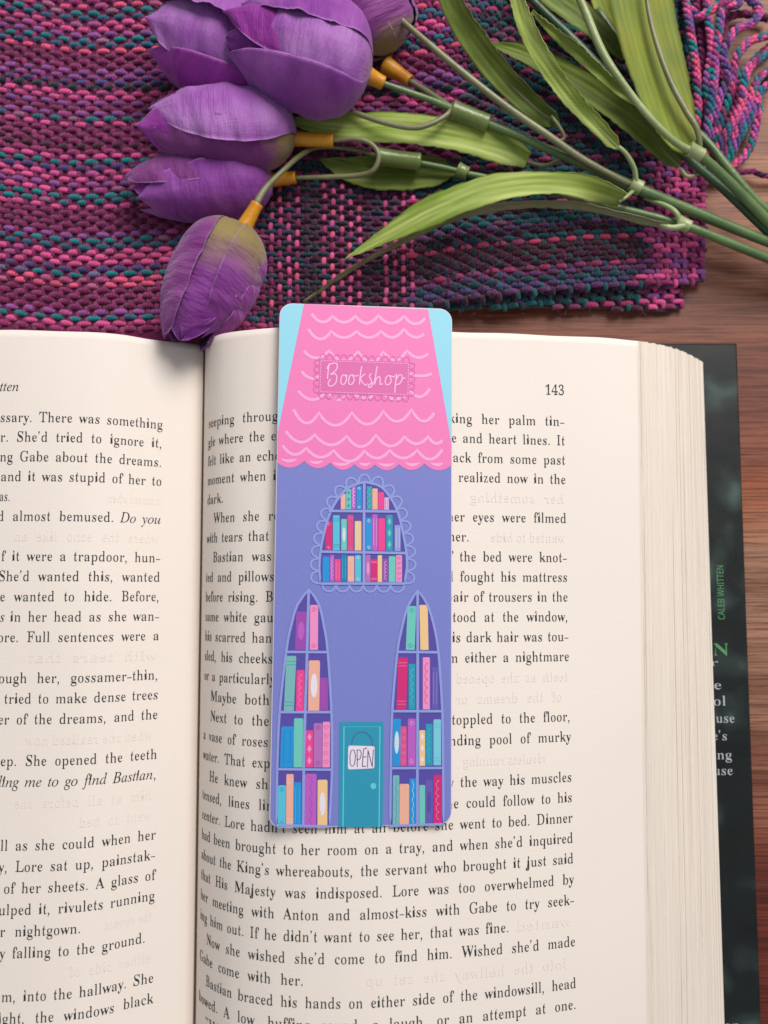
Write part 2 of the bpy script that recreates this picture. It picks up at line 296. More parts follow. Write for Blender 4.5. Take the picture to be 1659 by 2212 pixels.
# outlines of the page lettering: [style, character code, advance, loop, loop, ...], units of 1/500 em
GL = [
[0,97,172,[127,-5,116,-4,112,1,113,8,103,17,72,1,48,-4,34,-2,31,6,25,17,20,32,23,52,35,68,60,82,107,95,107,121,105,133,98,141,85,146,74,148,57,145,50,137,51,128,54,116,54,107,52,101,48,97,39,95,29,97,25,102,25,109,24,118,24,129,26,139,35,147,47,154,63,158,81,159,112,156,127,146,135,129,138,105,137,31,134,20,152,17,160,21,150,14,144,0],[76,17,94,20,107,32,104,85,81,78,67,69,56,57,51,42,55,23]],
[0,98,180,[21,-6,31,194,26,214,17,220,15,228,58,228,65,139,92,154,110,159,127,157,134,149,147,138,155,123,160,104,162,83,160,59,155,38,146,20,131,6,117,-2,96,-5,78,0,52,14,27,-6],[91,7,108,11,120,25,128,47,132,80,130,107,123,125,111,136,92,140,71,135,63,129,60,121,60,34,61,22,75,14,82,9]],
[0,99,147,[78,-5,60,-2,52,5,42,18,29,34,22,53,19,75,20,98,25,118,34,135,49,148,67,157,87,160,109,157,122,149,131,137,132,123,132,114,131,108,127,103,118,102,109,104,105,108,105,115,104,125,104,131,104,136,98,145,85,148,71,145,61,135,52,118,48,94,50,61,60,38,77,24,102,19,119,23,136,36,142,30,118,15,106,4,97,-3]],
[0,100,185,[70,-5,53,-2,47,5,33,17,25,33,21,52,19,74,21,98,26,119,34,136,49,149,56,157,73,159,91,154,115,140,121,200,119,209,112,215,101,220,99,228,148,228,150,38,154,20,162,16,164,14,165,5,147,3,111,-5,115,19,89,1],[86,14,93,16,101,21,117,28,120,38,121,121,117,129,110,135,87,140,69,136,58,125,52,105,49,77,51,49,58,29,68,18]],
[0,101,150,[77,-5,59,-2,51,5,41,18,28,34,22,55,19,79,20,101,25,120,33,136,45,149,60,157,79,159,100,154,123,140,132,117,125,87,130,83,52,83,52,56,61,37,76,25,100,21,118,27,135,43,142,36,117,18,105,5,96,-2],[52,96,105,96,106,107,98,139,91,146,81,148,69,146,60,137,54,122,50,102]],
[0,102,107,[19,0,20,8,28,11,35,17,35,37,38,138,19,138,19,155,38,155,35,177,37,200,46,218,62,229,87,232,106,230,119,223,126,212,126,200,125,190,124,183,120,179,112,178,99,183,98,188,98,195,100,210,101,213,100,216,97,220,90,222,80,220,72,215,66,195,63,155,90,155,90,138,63,138,65,33,66,20,70,13,87,9,88,8,88,0]],
[0,103,164,[73,-70,44,-68,32,-61,14,-50,10,-37,15,-23,50,-13,30,0,28,15,23,27,23,37,33,46,64,55,36,64,26,75,21,89,20,106,21,121,25,134,33,144,50,152,60,157,79,159,98,157,117,152,147,152,148,134,129,134,136,119,137,102,136,88,132,76,125,65,110,58,102,53,86,51,78,52,71,52,56,47,52,42,48,36,52,27,71,25,88,25,129,20,134,15,138,6,141,-5,149,-18,152,-40,135,-56,110,-67],[79,62,92,65,101,73,106,86,108,105,105,125,108,138,97,146,79,148,67,146,57,138,51,125,49,105,51,86,57,73,66,65],[80,-58,103,-57,119,-52,128,-44,132,-33,131,-25,126,-21,102,-17,48,-17,38,-26,34,-36,37,-45,46,-52,61,-56]],
[0,104,190,[20,0,22,8,32,13,35,28,35,199,31,215,23,218,21,220,20,228,63,228,70,133,100,153,122,159,138,156,142,146,154,129,156,106,156,28,158,13,167,9,169,8,170,0,112,0,112,8,103,8,123,13,127,28,126,108,123,129,114,134,101,136,79,131,65,118,65,28,67,13,76,9,78,8,79,0]],
[0,105,99,[50,181,41,183,36,188,35,196,35,206,35,216,36,224,41,230,50,232,60,230,65,224,66,216,66,206,66,196,65,188,60,183],[20,0,22,8,32,13,35,28,35,126,31,142,22,147,21,155,64,155,65,28,68,13,77,8,79,0]],
[0,106,105,[53,182,43,183,39,189,38,197,38,207,38,217,39,225,43,231,53,232,63,231,68,225,69,217,68,207,69,197,67,189,63,184],[18,-70,-1,-65,-21,-53,-22,-44,-21,-35,-21,-26,-20,-20,-16,-16,-7,-14,6,-19,7,-25,7,-33,5,-44,3,-51,8,-57,15,-58,27,-56,34,-50,40,-27,41,125,36,142,22,146,23,147,22,155,68,155,71,-11,68,-37,60,-55,44,-66]],
[0,107,179,[20,0,22,8,32,13,35,28,35,199,32,215,23,218,22,220,21,228,63,228,70,84,113,124,120,132,124,139,123,145,115,147,115,155,161,155,160,147,152,142,137,130,111,104,164,17,172,10,175,8,177,0,117,0,117,8,108,8,127,10,131,16,125,25,81,74,66,67,65,28,67,13,77,8,79,0]],
[0,108,100,[20,0,22,8,32,13,35,28,35,199,32,215,24,218,21,220,21,228,64,228,65,28,68,13,77,8,79,0]],
[0,109,277,[20,0,22,8,31,13,35,28,38,127,31,142,22,146,21,147,20,155,63,155,70,132,100,152,119,159,134,157,140,152,142,143,160,131,188,152,209,159,225,156,229,146,241,129,243,106,243,28,245,13,254,9,256,8,257,0,200,0,201,8,203,9,211,13,214,28,214,108,210,129,202,134,189,136,175,131,154,119,154,28,156,13,164,9,166,8,167,0,111,0,112,8,114,9,122,13,124,28,124,108,125,129,113,134,100,136,85,131,65,118,64,28,66,13,74,10,76,8,77,0]],
[0,110,190,[20,0,22,8,32,13,35,28,38,127,31,142,23,146,21,147,20,155,63,155,70,134,100,153,122,159,138,156,142,146,154,129,156,106,156,28,158,13,167,9,169,8,170,0,112,0,112,8,103,8,123,13,127,28,126,108,123,129,114,134,101,136,79,131,65,118,65,28,67,13,76,9,78,8,79,0]],
[0,111,168,[84,-5,63,-2,47,6,33,18,25,35,21,55,19,77,21,99,25,119,33,136,47,149,63,157,84,159,105,157,121,149,135,136,143,120,147,100,149,77,147,54,143,34,135,18,121,5,105,-2],[84,6,98,9,108,19,116,41,119,77,116,114,108,135,97,146,84,149,71,146,60,135,53,114,49,77,52,41,60,19,71,9]],
[0,112,186,[20,-70,21,-62,30,-59,35,-50,35,-32,36,122,31,142,22,147,20,155,62,155,72,131,92,144,96,152,102,158,115,160,132,157,138,149,151,137,160,121,164,102,165,80,164,57,159,36,151,19,137,6,131,-2,113,-5,95,0,70,16,65,-29,66,-49,75,-59,86,-61,87,-70],[98,14,115,18,126,30,133,50,136,77,134,104,128,124,117,135,99,139,85,134,65,118,65,34,76,19]],
[0,113,182,[99,-70,100,-61,115,-57,120,-51,121,-42,116,14,90,0,71,-5,54,-2,48,5,35,17,26,32,21,51,20,72,21,96,26,117,35,135,50,148,65,157,85,160,103,155,129,141,154,160,160,160,151,-42,152,-57,163,-60,165,-61,166,-70],[89,15,110,20,118,26,121,34,121,121,120,132,106,141,99,146,90,147,73,143,61,131,53,109,49,78,51,50,58,30,70,19]],
[0,114,144,[20,0,22,8,33,13,35,28,35,126,31,143,22,147,20,155,63,155,73,126,93,140,98,151,105,157,117,159,129,157,132,152,131,144,129,133,137,124,137,117,132,113,124,111,112,115,108,125,94,130,87,128,71,121,67,110,65,96,65,28,66,18,71,13,86,8,87,0]],
[0,115,144,[76,-5,61,-3,43,3,37,4,30,2,26,-4,18,-4,18,53,27,53,33,34,43,19,54,10,70,7,81,9,90,13,96,20,99,29,96,42,83,52,61,65,48,74,40,85,36,97,28,110,25,130,34,145,52,156,71,160,83,158,99,154,103,153,106,152,111,154,115,160,122,160,122,111,114,111,107,127,99,139,89,146,75,148,65,147,57,143,53,137,50,130,53,116,68,106,88,95,101,86,108,76,111,63,121,47,123,26,112,9,94,-2]],
[0,116,114,[62,-5,44,-2,43,5,42,18,34,36,35,139,21,139,25,150,46,185,64,212,72,212,63,155,92,155,92,139,62,139,63,41,66,25,73,21,84,20,95,24,103,37,111,33,89,16,83,5,78,-2]],
[0,117,187,[65,-5,49,-2,45,9,35,25,32,48,32,124,29,141,20,145,18,147,17,155,60,155,62,37,68,23,77,19,88,18,103,22,123,33,123,124,119,142,109,146,107,147,106,155,151,155,153,35,158,19,167,15,168,6,150,4,114,-5,118,20,94,10,88,2,80,-3]],
[0,118,153,[71,-5,28,124,21,141,14,145,11,147,10,155,71,155,71,147,78,147,58,145,54,138,55,134,92,61,118,126,121,136,118,144,110,147,109,155,145,155,144,147,142,144,139,139,130,122,80,-5]],
[0,119,217,[61,-5,17,132,12,142,8,147,6,155,58,155,57,147,50,145,47,138,48,133,51,126,83,63,114,118,109,133,104,144,97,147,95,155,150,155,149,147,143,144,138,138,139,134,140,131,168,71,191,128,193,138,192,144,184,147,184,155,217,155,216,147,212,142,206,129,152,-5,144,-5,111,98,70,-5]],
[0,120,160,[11,0,12,7,18,15,31,28,72,68,30,132,20,142,15,147,13,155,73,155,72,147,65,145,58,140,65,130,92,103,112,128,117,139,117,145,109,147,109,155,147,155,146,148,140,141,127,127,88,92,136,18,142,11,146,8,148,0,89,0,90,8,97,10,105,15,96,30,69,57,49,31,42,17,42,10,49,7,49,0]],
[0,121,150,[26,-70,15,-68,11,-62,12,-53,3,-42,3,-34,5,-27,9,-21,18,-20,30,-25,31,-30,31,-38,31,-41,31,-44,34,-48,43,-49,49,-46,57,-37,65,-22,70,-2,27,125,22,138,16,144,11,147,9,155,70,155,69,147,58,145,54,137,55,133,57,128,93,59,115,121,118,130,119,137,117,145,108,147,108,155,143,155,142,147,140,145,139,140,130,121,81,-12,65,-48,48,-59,45,-65]],
[0,122,146,[18,0,22,7,93,144,64,144,48,142,36,136,28,125,22,108,13,108,27,155,126,155,122,145,53,12,76,12,97,15,112,22,122,35,130,54,138,54,123,0]],
[0,65,218,[7,0,8,9,9,11,14,15,25,37,103,233,112,233,181,43,193,17,205,11,209,9,210,0,126,0,127,9,144,13,155,23,148,41,133,66,52,66,39,35,38,29,37,24,40,13,62,9,52,9,52,0],[57,80,131,80,88,160]],
[0,66,221,[19,0,8,9,22,11,43,16,48,26,49,41,48,184,46,206,33,216,8,219,19,228,110,228,149,224,171,215,183,198,186,175,184,157,178,142,164,131,127,124,167,115,185,103,194,86,196,66,193,38,179,17,157,4,119,0],[83,126,94,126,117,128,136,136,149,150,154,173,151,192,142,206,128,214,108,217,93,216,81,212,79,195],[111,12,133,15,149,25,160,41,163,64,159,88,146,104,123,113,99,116,83,116,80,33,83,17,101,13]],
[0,68,248,[21,0,10,9,23,11,43,15,48,23,48,37,48,187,48,203,42,213,21,218,7,219,19,228,111,228,139,226,164,220,181,211,196,198,207,182,215,162,219,140,221,114,215,64,197,28,167,7,114,0],[111,12,127,14,143,18,157,26,168,37,183,69,188,115,183,159,167,191,143,210,111,217,101,215,83,212,79,192,80,36,83,17,101,13]],
[0,70,202,[19,0,20,9,28,11,43,17,48,26,49,42,48,187,47,202,42,212,22,217,7,219,7,228,197,228,197,160,189,160,184,178,178,193,169,203,157,210,137,214,115,216,100,215,81,211,79,199,83,124,95,124,116,126,128,135,137,150,142,173,151,173,151,59,142,59,137,84,128,100,114,109,94,112,83,112,80,40,81,21,87,15,105,12,116,9,117,0]],
[0,71,254,[134,-5,100,-1,74,10,53,28,39,51,30,81,27,115,30,147,38,176,52,200,73,218,97,229,129,233,156,230,185,220,194,218,203,221,210,233,219,233,219,154,210,154,202,173,193,189,183,203,170,213,149,219,134,222,104,215,81,195,66,161,60,114,66,67,82,34,94,22,107,13,123,8,138,6,154,8,171,14,180,23,182,36,182,64,181,77,175,85,154,89,150,91,149,99,239,99,238,91,236,89,217,85,213,77,212,64,213,14,179,0]],
[0,72,262,[19,0,20,9,22,11,43,16,48,25,49,40,49,189,48,203,43,212,22,217,20,219,19,228,110,228,109,219,95,216,81,208,80,189,83,125,179,125,182,189,181,208,167,216,153,219,152,228,242,228,241,219,239,217,219,212,214,203,213,189,213,40,214,26,219,16,234,11,241,9,242,0,152,0,153,9,155,11,176,15,181,24,182,40,179,110,83,110,80,40,81,25,85,16,106,11,109,9,110,0]],
[0,73,130,[18,0,19,9,21,11,41,16,48,24,49,38,49,193,48,206,42,214,22,218,19,219,18,228,111,228,110,219,107,218,88,214,81,206,80,193,80,39,82,22,95,13,110,9,112,0]],
[0,75,255,[19,0,20,9,23,11,43,16,48,25,49,40,49,189,48,203,43,212,23,217,21,219,20,228,110,228,109,219,95,216,82,208,80,189,87,117,161,187,171,199,178,209,174,217,157,219,157,228,231,228,231,219,238,219,205,210,172,180,135,142,220,23,236,12,247,9,248,0,152,0,152,9,153,9,169,10,183,17,171,33,100,107,81,99,80,40,81,25,86,16,106,11,109,9,110,0]],
[0,76,213,[8,0,8,9,22,11,43,16,48,25,49,40,49,189,48,204,42,212,22,217,20,219,19,228,114,228,113,219,104,217,87,214,81,208,80,189,80,41,81,24,93,16,117,14,139,15,160,20,175,28,185,40,195,56,204,77,214,77,201,0]],
[0,77,317,[18,0,19,9,21,11,33,16,36,25,38,40,38,191,49,208,33,216,20,219,19,228,84,228,158,71,233,228,297,228,296,219,289,217,275,212,266,203,269,189,269,43,270,21,283,12,296,9,297,0,209,0,210,9,224,12,236,22,238,42,227,199,144,0,135,0,53,194,53,40,54,24,57,15,70,10,73,9,73,0]],
[0,78,247,[201,-5,53,175,53,39,55,24,57,15,68,11,71,9,72,0,20,0,21,9,31,12,36,21,38,39,53,194,27,217,22,219,20,228,71,228,195,84,195,189,193,207,188,216,178,219,177,228,228,228,228,219,225,217,215,212,212,203,211,188,211,-5]],
[0,83,195,[21,-5,21,79,31,79,41,47,53,25,70,12,98,7,115,10,130,18,140,30,145,45,140,65,120,80,89,95,65,110,51,126,43,144,34,166,31,185,35,201,45,215,65,225,74,231,92,233,115,231,141,224,146,223,150,222,157,225,160,233,170,233,170,160,161,160,155,177,147,192,139,205,128,214,111,220,97,222,82,220,69,213,61,203,57,190,58,178,63,168,87,151,119,136,148,117,156,106,160,94,170,66,172,46,166,29,155,15,134,4,120,-3,96,-5,79,-4,63,0,49,5,42,6,35,4,31,-5]],
[0,84,212,[57,0,58,9,61,10,82,15,88,25,89,40,89,217,75,217,51,213,31,202,20,183,14,159,5,159,5,228,205,228,205,158,197,158,191,184,179,202,160,213,134,217,120,217,120,40,121,25,127,15,148,10,152,9,153,0]],
[0,87,306,[85,-5,27,196,19,214,7,218,5,219,4,228,79,228,78,219,67,216,58,212,57,205,63,186,111,77,162,176,154,199,150,209,142,215,127,219,126,228,208,228,207,219,193,216,184,206,188,193,237,83,270,185,274,203,274,211,272,215,262,219,261,228,302,228,301,219,299,216,296,211,287,190,223,-5,214,-5,158,154,95,-5]],
[0,69,221,[7,0,7,8,22,10,31,15,48,24,49,39,49,184,48,202,43,213,22,218,8,219,8,228,199,228,199,160,192,160,184,186,172,203,148,212,116,215,94,214,81,208,80,194,83,123,97,123,118,126,130,134,138,150,144,173,152,173,152,59,144,59,137,91,130,100,122,107,85,111,80,34,81,23,87,17,115,14,138,15,157,19,174,27,185,37,196,52,206,72,215,72,201,0]],
[0,49,188,[44,0,44,18,60,18,74,19,84,22,87,40,80,208,51,183,44,175,34,173,26,175,22,180,23,188,23,198,39,206,74,224,89,241,123,241,117,40,119,24,129,19,144,18,160,18,160,0]],
[0,52,188,[72,0,72,18,70,18,98,22,106,29,107,42,109,62,4,62,4,83,104,240,140,240,135,85,181,85,181,62,135,62,137,42,138,29,146,22,174,18,167,18,167,0],[28,85,109,85,107,143,107,175,100,208,95,197,87,183,79,169,73,160]],
[0,51,188,[82,-3,59,-2,40,2,35,9,29,17,18,27,14,37,14,48,18,56,27,61,38,63,38,44,45,31,63,23,79,20,105,25,116,30,124,40,129,52,131,70,127,87,115,101,91,110,69,113,59,113,59,134,70,134,91,138,108,148,118,164,123,184,120,200,114,212,102,220,85,223,70,221,59,215,50,196,56,171,37,172,26,178,21,187,21,200,25,217,40,231,54,240,86,243,118,240,134,229,149,212,153,188,151,168,143,151,129,137,97,128,133,119,144,111,154,101,160,87,162,69,160,50,155,35,146,22,136,12,115,0]],
[1,97,171,[25,-4,13,-2,4,5,-1,17,-3,32,0,60,9,88,25,114,45,137,68,153,92,158,108,154,116,140,121,154,146,154,116,45,111,22,112,19,117,17,126,23,141,40,146,36,120,6,98,-4,87,0,84,11,95,59,77,31,60,12,43,0],[41,16,49,18,58,24,76,43,93,71,105,101,109,129,105,144,92,149,77,145,62,133,48,113,37,88,29,61,27,37,30,21]],
[1,98,170,[41,-4,23,-2,9,3,1,10,-2,18,-1,25,44,202,46,212,46,218,43,226,31,228,25,228,27,234,47,236,61,239,78,243,81,243,81,240,51,125,64,140,78,150,92,156,107,158,126,155,140,145,150,129,153,109,151,89,144,69,133,50,119,32,102,17,83,6,62,-2],[47,5,66,8,84,20,100,37,112,59,120,83,123,105,121,121,115,132,105,139,93,142,77,138,63,127,51,109,41,83,27,33,25,19,30,8]],
[1,99,149,[50,-4,29,0,13,11,3,30,0,54,1,71,6,87,24,119,51,143,75,154,100,158,114,156,124,151,131,143,133,133,129,119,123,115,117,114,106,118,102,128,103,134,107,140,109,142,110,145,107,148,99,149,81,146,65,135,51,119,39,98,32,75,30,54,32,36,38,23,48,14,61,11,87,19,114,41,119,35,102,18,85,6,67,-2]],
[1,100,177,[31,-4,16,-1,5,7,-2,20,-4,37,-3,53,3,72,22,109,50,139,73,154,96,158,112,155,121,147,136,208,137,213,138,218,134,225,122,227,117,227,118,234,153,239,169,243,172,240,172,237,171,234,120,40,118,30,117,22,119,17,125,15,136,21,153,40,158,36,131,6,120,-2,108,-4,96,0,91,13,101,56,83,29,66,11,49,0],[45,14,54,16,64,22,83,43,99,71,111,102,116,130,111,145,106,149,99,150,83,146,66,134,51,115,38,89,29,62,26,39,27,28,31,20,37,15]],
[1,101,144,[44,-3,25,0,10,10,1,27,-2,49,0,66,5,83,23,115,50,142,74,154,98,158,111,157,121,152,127,144,129,133,123,113,104,95,73,80,31,71,29,59,28,49,30,33,36,22,46,15,59,13,84,20,110,41,116,36,99,18,82,6,64,-1],[32,79,62,86,84,99,98,116,102,136,99,146,90,149,79,147,68,140,48,115]],
[1,102,99,[-24,-77,-33,-75,-40,-71,-44,-65,-46,-58,-43,-47,-33,-43,-25,-46,-22,-54,-23,-59,-25,-63,-21,-67,-12,-64,-5,-54,1,-37,7,-12,36,141,3,141,6,152,38,152,42,170,52,201,67,224,86,239,108,243,120,242,129,237,136,229,138,219,134,208,122,204,112,207,109,217,110,221,110,224,112,228,109,232,103,234,94,232,86,224,79,210,74,192,66,152,105,152,103,141,64,141,50,75,34,4,16,-43,7,-57,-2,-68,-13,-74]],
[1,103,143,[32,-77,8,-74,-10,-65,-22,-53,-26,-37,-23,-24,-15,-11,-1,1,18,12,7,19,3,29,11,42,29,60,11,76,5,97,7,113,14,128,26,141,40,151,57,157,76,159,103,153,123,148,145,148,145,133,122,133,124,118,122,102,115,87,104,74,89,65,73,59,55,57,41,58,33,50,30,43,37,35,56,27,79,19,97,9,108,-3,111,-20,109,-36,102,-50,90,-61,74,-70,54,-75],[56,64,66,67,75,73,90,95,95,125,94,136,89,144,82,149,74,151,64,149,54,143,39,120,35,106,33,91,35,79,39,71,46,66],[38,-66,60,-64,75,-57,85,-46,88,-30,86,-22,82,-16,66,-5,47,3,26,9,3,-10,-5,-32,-2,-47,6,-58,19,-64]],
[1,104,201,[152,-3,139,-1,130,6,124,16,122,30,123,49,128,76,136,110,139,128,141,142,137,157,125,162,106,155,87,136,71,110,62,86,44,0,12,0,56,208,59,225,53,237,36,241,33,241,36,255,98,255,85,193,78,166,71,138,75,138,89,158,104,172,120,180,137,183,153,181,164,174,171,162,173,146,171,131,167,109,158,69,155,50,154,34,157,22,166,18,176,20,187,26,193,16,172,1]],
[1,105,89,[61,197,49,202,44,214,49,226,61,231,73,226,79,214,74,202],[16,-4,4,1,0,14,2,27,6,43,28,121,29,127,30,132,29,138,25,141,9,144,10,149,32,152,48,155,62,158,65,154,65,151,64,148,32,39,29,26,31,19,36,16,48,23,65,42,70,37,56,19,42,6,29,-1]],
[1,108,86,[16,-4,4,1,-1,13,1,27,7,50,49,206,51,216,50,223,46,227,29,229,30,235,52,238,67,241,82,243,86,240,84,233,31,42,28,25,29,19,34,17,45,23,61,41,66,36,52,18,39,6,26,-1]],
[1,109,275,[205,-4,192,1,188,15,192,39,212,109,215,127,213,135,206,137,196,135,186,129,162,105,140,69,125,36,114,0,88,0,118,101,123,129,120,135,113,137,98,131,78,115,57,89,43,64,32,35,20,0,-6,0,25,106,29,122,31,132,29,137,25,141,8,144,10,150,47,155,57,157,61,158,65,154,65,151,64,148,45,89,70,119,92,141,113,154,132,158,147,153,152,138,142,92,164,121,186,141,205,154,224,158,239,153,244,138,243,126,239,111,218,33,217,29,217,25,218,19,223,17,234,24,241,32,249,43,254,38,242,20,230,7,217,-1]],
[1,110,182,[111,-4,99,0,94,14,108,70,121,127,119,135,112,137,98,132,80,116,61,95,46,71,34,41,21,0,-6,0,27,110,31,131,27,140,11,142,9,142,10,148,34,152,50,155,65,158,66,154,46,89,71,119,94,141,115,153,132,157,146,153,151,139,150,126,146,111,127,44,124,32,123,25,124,19,130,17,141,24,156,45,161,41,149,21,137,7,124,-2]],
[1,111,175,[53,-4,30,0,13,11,2,28,-2,51,0,70,7,89,17,107,31,124,47,138,64,149,82,156,101,158,124,154,142,143,153,126,157,103,155,86,150,69,130,37,102,11,78,0],[56,6,70,8,83,16,95,28,106,43,121,78,127,113,125,129,120,140,111,147,99,149,82,146,66,134,51,115,39,92,31,66,28,42,30,26,35,15,44,8]],
[1,115,124,[39,-4,16,0,3,3,-2,2,-4,-2,-11,-2,-4,53,2,53,5,32,12,17,22,8,36,5,46,7,55,13,61,22,63,34,60,47,52,60,42,73,32,87,23,103,20,119,23,134,32,147,45,155,61,158,83,155,97,151,102,153,104,157,110,157,103,107,98,107,94,126,87,139,78,147,65,149,57,148,51,144,47,138,45,130,48,118,58,104,68,91,78,77,86,61,90,44,88,32,83,20,75,10,65,3,53,-2]],
[1,116,93,[16,-4,4,0,0,13,1,22,3,31,33,141,10,141,11,148,26,154,41,163,55,177,68,196,76,196,63,152,91,152,89,141,60,141,33,39,30,22,31,17,36,15,47,21,62,40,67,34,41,5]],
[1,117,182,[23,-4,14,-3,7,2,3,9,2,19,4,34,9,58,25,114,27,123,28,133,27,138,23,142,7,144,8,150,30,153,45,155,59,158,64,156,63,152,62,148,35,53,31,37,30,27,32,19,40,16,50,19,62,27,88,57,113,102,131,154,157,154,128,46,123,24,125,18,130,16,142,23,157,42,162,37,150,19,137,6,124,-1,111,-4,99,0,94,13,99,41,110,77,85,41,63,16,43,1]],
[1,121,135,[-22,-77,-34,-73,-39,-62,-35,-53,-24,-49,-15,-52,-4,-54,5,-49,17,-35,40,-3,22,88,18,108,14,122,5,138,-2,142,-12,144,-11,149,4,152,16,155,31,158,37,151,42,129,50,89,61,29,86,69,100,93,106,107,108,117,106,124,100,130,95,134,92,144,96,154,107,158,114,156,120,152,125,136,119,112,104,79,88,51,66,17,43,-17,19,-47,-3,-69,-13,-75]],
[1,66,219,[-17,0,-15,7,0,8,10,13,16,22,21,36,63,192,66,210,64,217,60,222,41,226,42,232,128,232,162,229,186,220,200,204,205,182,202,164,191,148,173,135,148,126,166,117,178,106,186,91,188,73,185,52,175,34,160,20,140,9,115,2,86,0],[96,129,128,133,151,144,165,161,170,184,167,200,159,212,146,219,127,221,112,220,105,215,100,205,94,183,82,135,85,130],[77,10,108,15,131,28,146,49,150,76,147,95,137,108,121,116,97,119,82,118,75,111,55,36,53,29,52,22,54,16,58,13]],
[1,68,254,[-18,0,-16,7,0,8,9,13,15,22,21,36,63,192,66,210,64,217,60,221,40,226,42,232,131,232,163,229,189,221,210,207,226,188,236,164,239,136,237,109,228,84,215,61,197,41,174,24,147,11,117,3,83,0],[85,11,112,14,135,22,155,35,171,52,184,72,193,94,199,119,200,144,196,177,182,201,159,216,127,221,111,219,103,212,96,193,56,45,52,25,54,18,60,14,70,12]],
[2,67,212,[131,-3,97,0,70,12,48,30,33,55,24,85,20,120,24,154,34,184,50,209,73,228,101,239,136,243,171,240,202,229,190,203,165,213,135,217,117,215,101,210,87,202,75,191,58,160,52,120,58,80,73,49,85,38,99,30,116,25,135,23,165,26,192,33,192,6,165,-1]],
[2,65,215,[0,0,94,241,121,241,214,0,183,0,154,74,59,74,31,0],[69,101,145,101,118,174,115,183,110,198,107,210,101,189,96,174]],
[2,76,176,[33,0,33,240,63,240,63,27,168,27,168,0]],
[2,69,187,[33,0,33,240,167,240,167,213,63,213,63,138,161,138,161,112,63,112,63,27,167,27,167,0]],
[2,66,218,[33,0,33,240,101,240,141,236,169,226,186,208,192,180,189,161,180,145,166,134,146,127,174,117,185,109,193,99,198,85,200,68,195,39,178,18,151,4,117,0],[63,138,107,138,133,140,149,148,158,160,161,177,157,194,147,205,129,212,102,214,63,214],[63,26,111,26,138,29,155,38,165,52,168,71,165,88,155,101,137,110,109,112,63,112]],
[2,87,312,[67,0,4,240,36,240,73,93,80,63,84,36,89,65,97,95,139,240,171,240,215,94,223,63,228,36,232,63,239,94,276,240,308,240,244,0,214,0,167,157,162,177,157,194,155,204,151,186,143,156,98,0]],
[2,72,249,[33,0,33,240,63,240,63,138,186,138,186,240,216,240,216,0,186,0,186,112,63,112,63,0]],
[2,73,114,[13,0,13,17,42,24,42,216,13,222,13,240,100,240,100,222,72,216,72,24,100,17,100,0]],
[2,84,187,[78,0,78,213,3,213,3,240,183,240,183,213,108,213,108,0]],
[2,78,255,[33,0,33,240,67,240,195,41,196,57,195,81,194,104,194,240,223,240,223,0,187,0,59,199,60,170,60,134,60,0]],
[2,86,201,[86,0,0,240,32,240,86,86,95,58,101,34,107,58,116,87,170,240,201,240,116,0]],
]
# ------------------------------------------------------------------ the table
def slab(name, x0, x1, y0, y1, z0, z1, mt, parent=None, bev=.04, **k):
    V = []
    for z, i in ((z0, 0), (z1-bev, 0), (z1, bev)):
        V += [(x0+i, y0+i, z), (x1-i, y0+i, z), (x1-i, y1-i, z), (x0+i, y1-i, z)]
    F = [(3, 2, 1, 0), (8, 9, 10, 11)]
    for r in (0, 4):
        for j in range(4): F.append((r+j, r+(j+1) % 4, r+4+(j+1) % 4, r+4+j))
    return mesh(name, V, F, mt, parent, smooth=False, **k)
slab('table_top', -45, 45, -40, 45, -2.2, 0, M['wood'], bev=.1, kind='structure', label='brown wooden table top with horizontal grain under everything')

# ------------------------------------------------------------------ the open book
BOOK_TOP, BOOK_BOT, XG = 7.95, -15.4, -5.75
DRT = [(-5.75, 2.4), (-5.6, 1.85), (-5.35, 1.28), (-4.85, .74), (-4.2, .38), (-3.5, .16), (-2.8, .05), (-2.0, 0), (-1, .07), (0, .19), (1.2, .36), (2.35, .54), (3.7, .73), (5.03, .92), (6.5, 1.16), (7.9, 1.5)]
DRB = [(-5.75, 2.75), (-5.6, 2.25), (-5.35, 1.78), (-4.9, 1.2), (-4.3, .66), (-3.6, .31), (-2.8, .11), (-2.0, .02), (-1.2, 0), (-.4, .04), (.6, .16), (1.8, .37), (3.54, .78), (5.15, 1.28), (6.5, 1.76), (7.9, 2.3)]
DL = [(-17.5, 1.1), (-15, .5), (-13, .1), (-11, 0), (-10, .04), (-9, .17), (-8.0, .52), (-7.3, 1.0), (-6.5, 1.42), (-5.95, 1.7), (-5.75, 1.95)]
def wav(x, y): return .018*math.sin(x*.9+y*.35)+.012*math.sin(y*.8-x*.3)
def zR(x, y):
    t = min(1, max(0, (BOOK_TOP-y)/21.0))
    return 4.0-(interp(DRT, x)*(1-t)+interp(DRB, x)*t)+wav(x, y)*min(1, (x-XG)/2)
def zL(x, y):
    t = min(1, max(0, (BOOK_TOP-y)/21.0))
    return 3.6-interp(DL, x)*(.9+.14*t)+wav(x+3, y)*min(1, (XG-x)/2)
book = thing('open_book', (0, -4, 0), 'thick hardcover book lying open on the wooden table, cream pages and dark jacket', 'book')
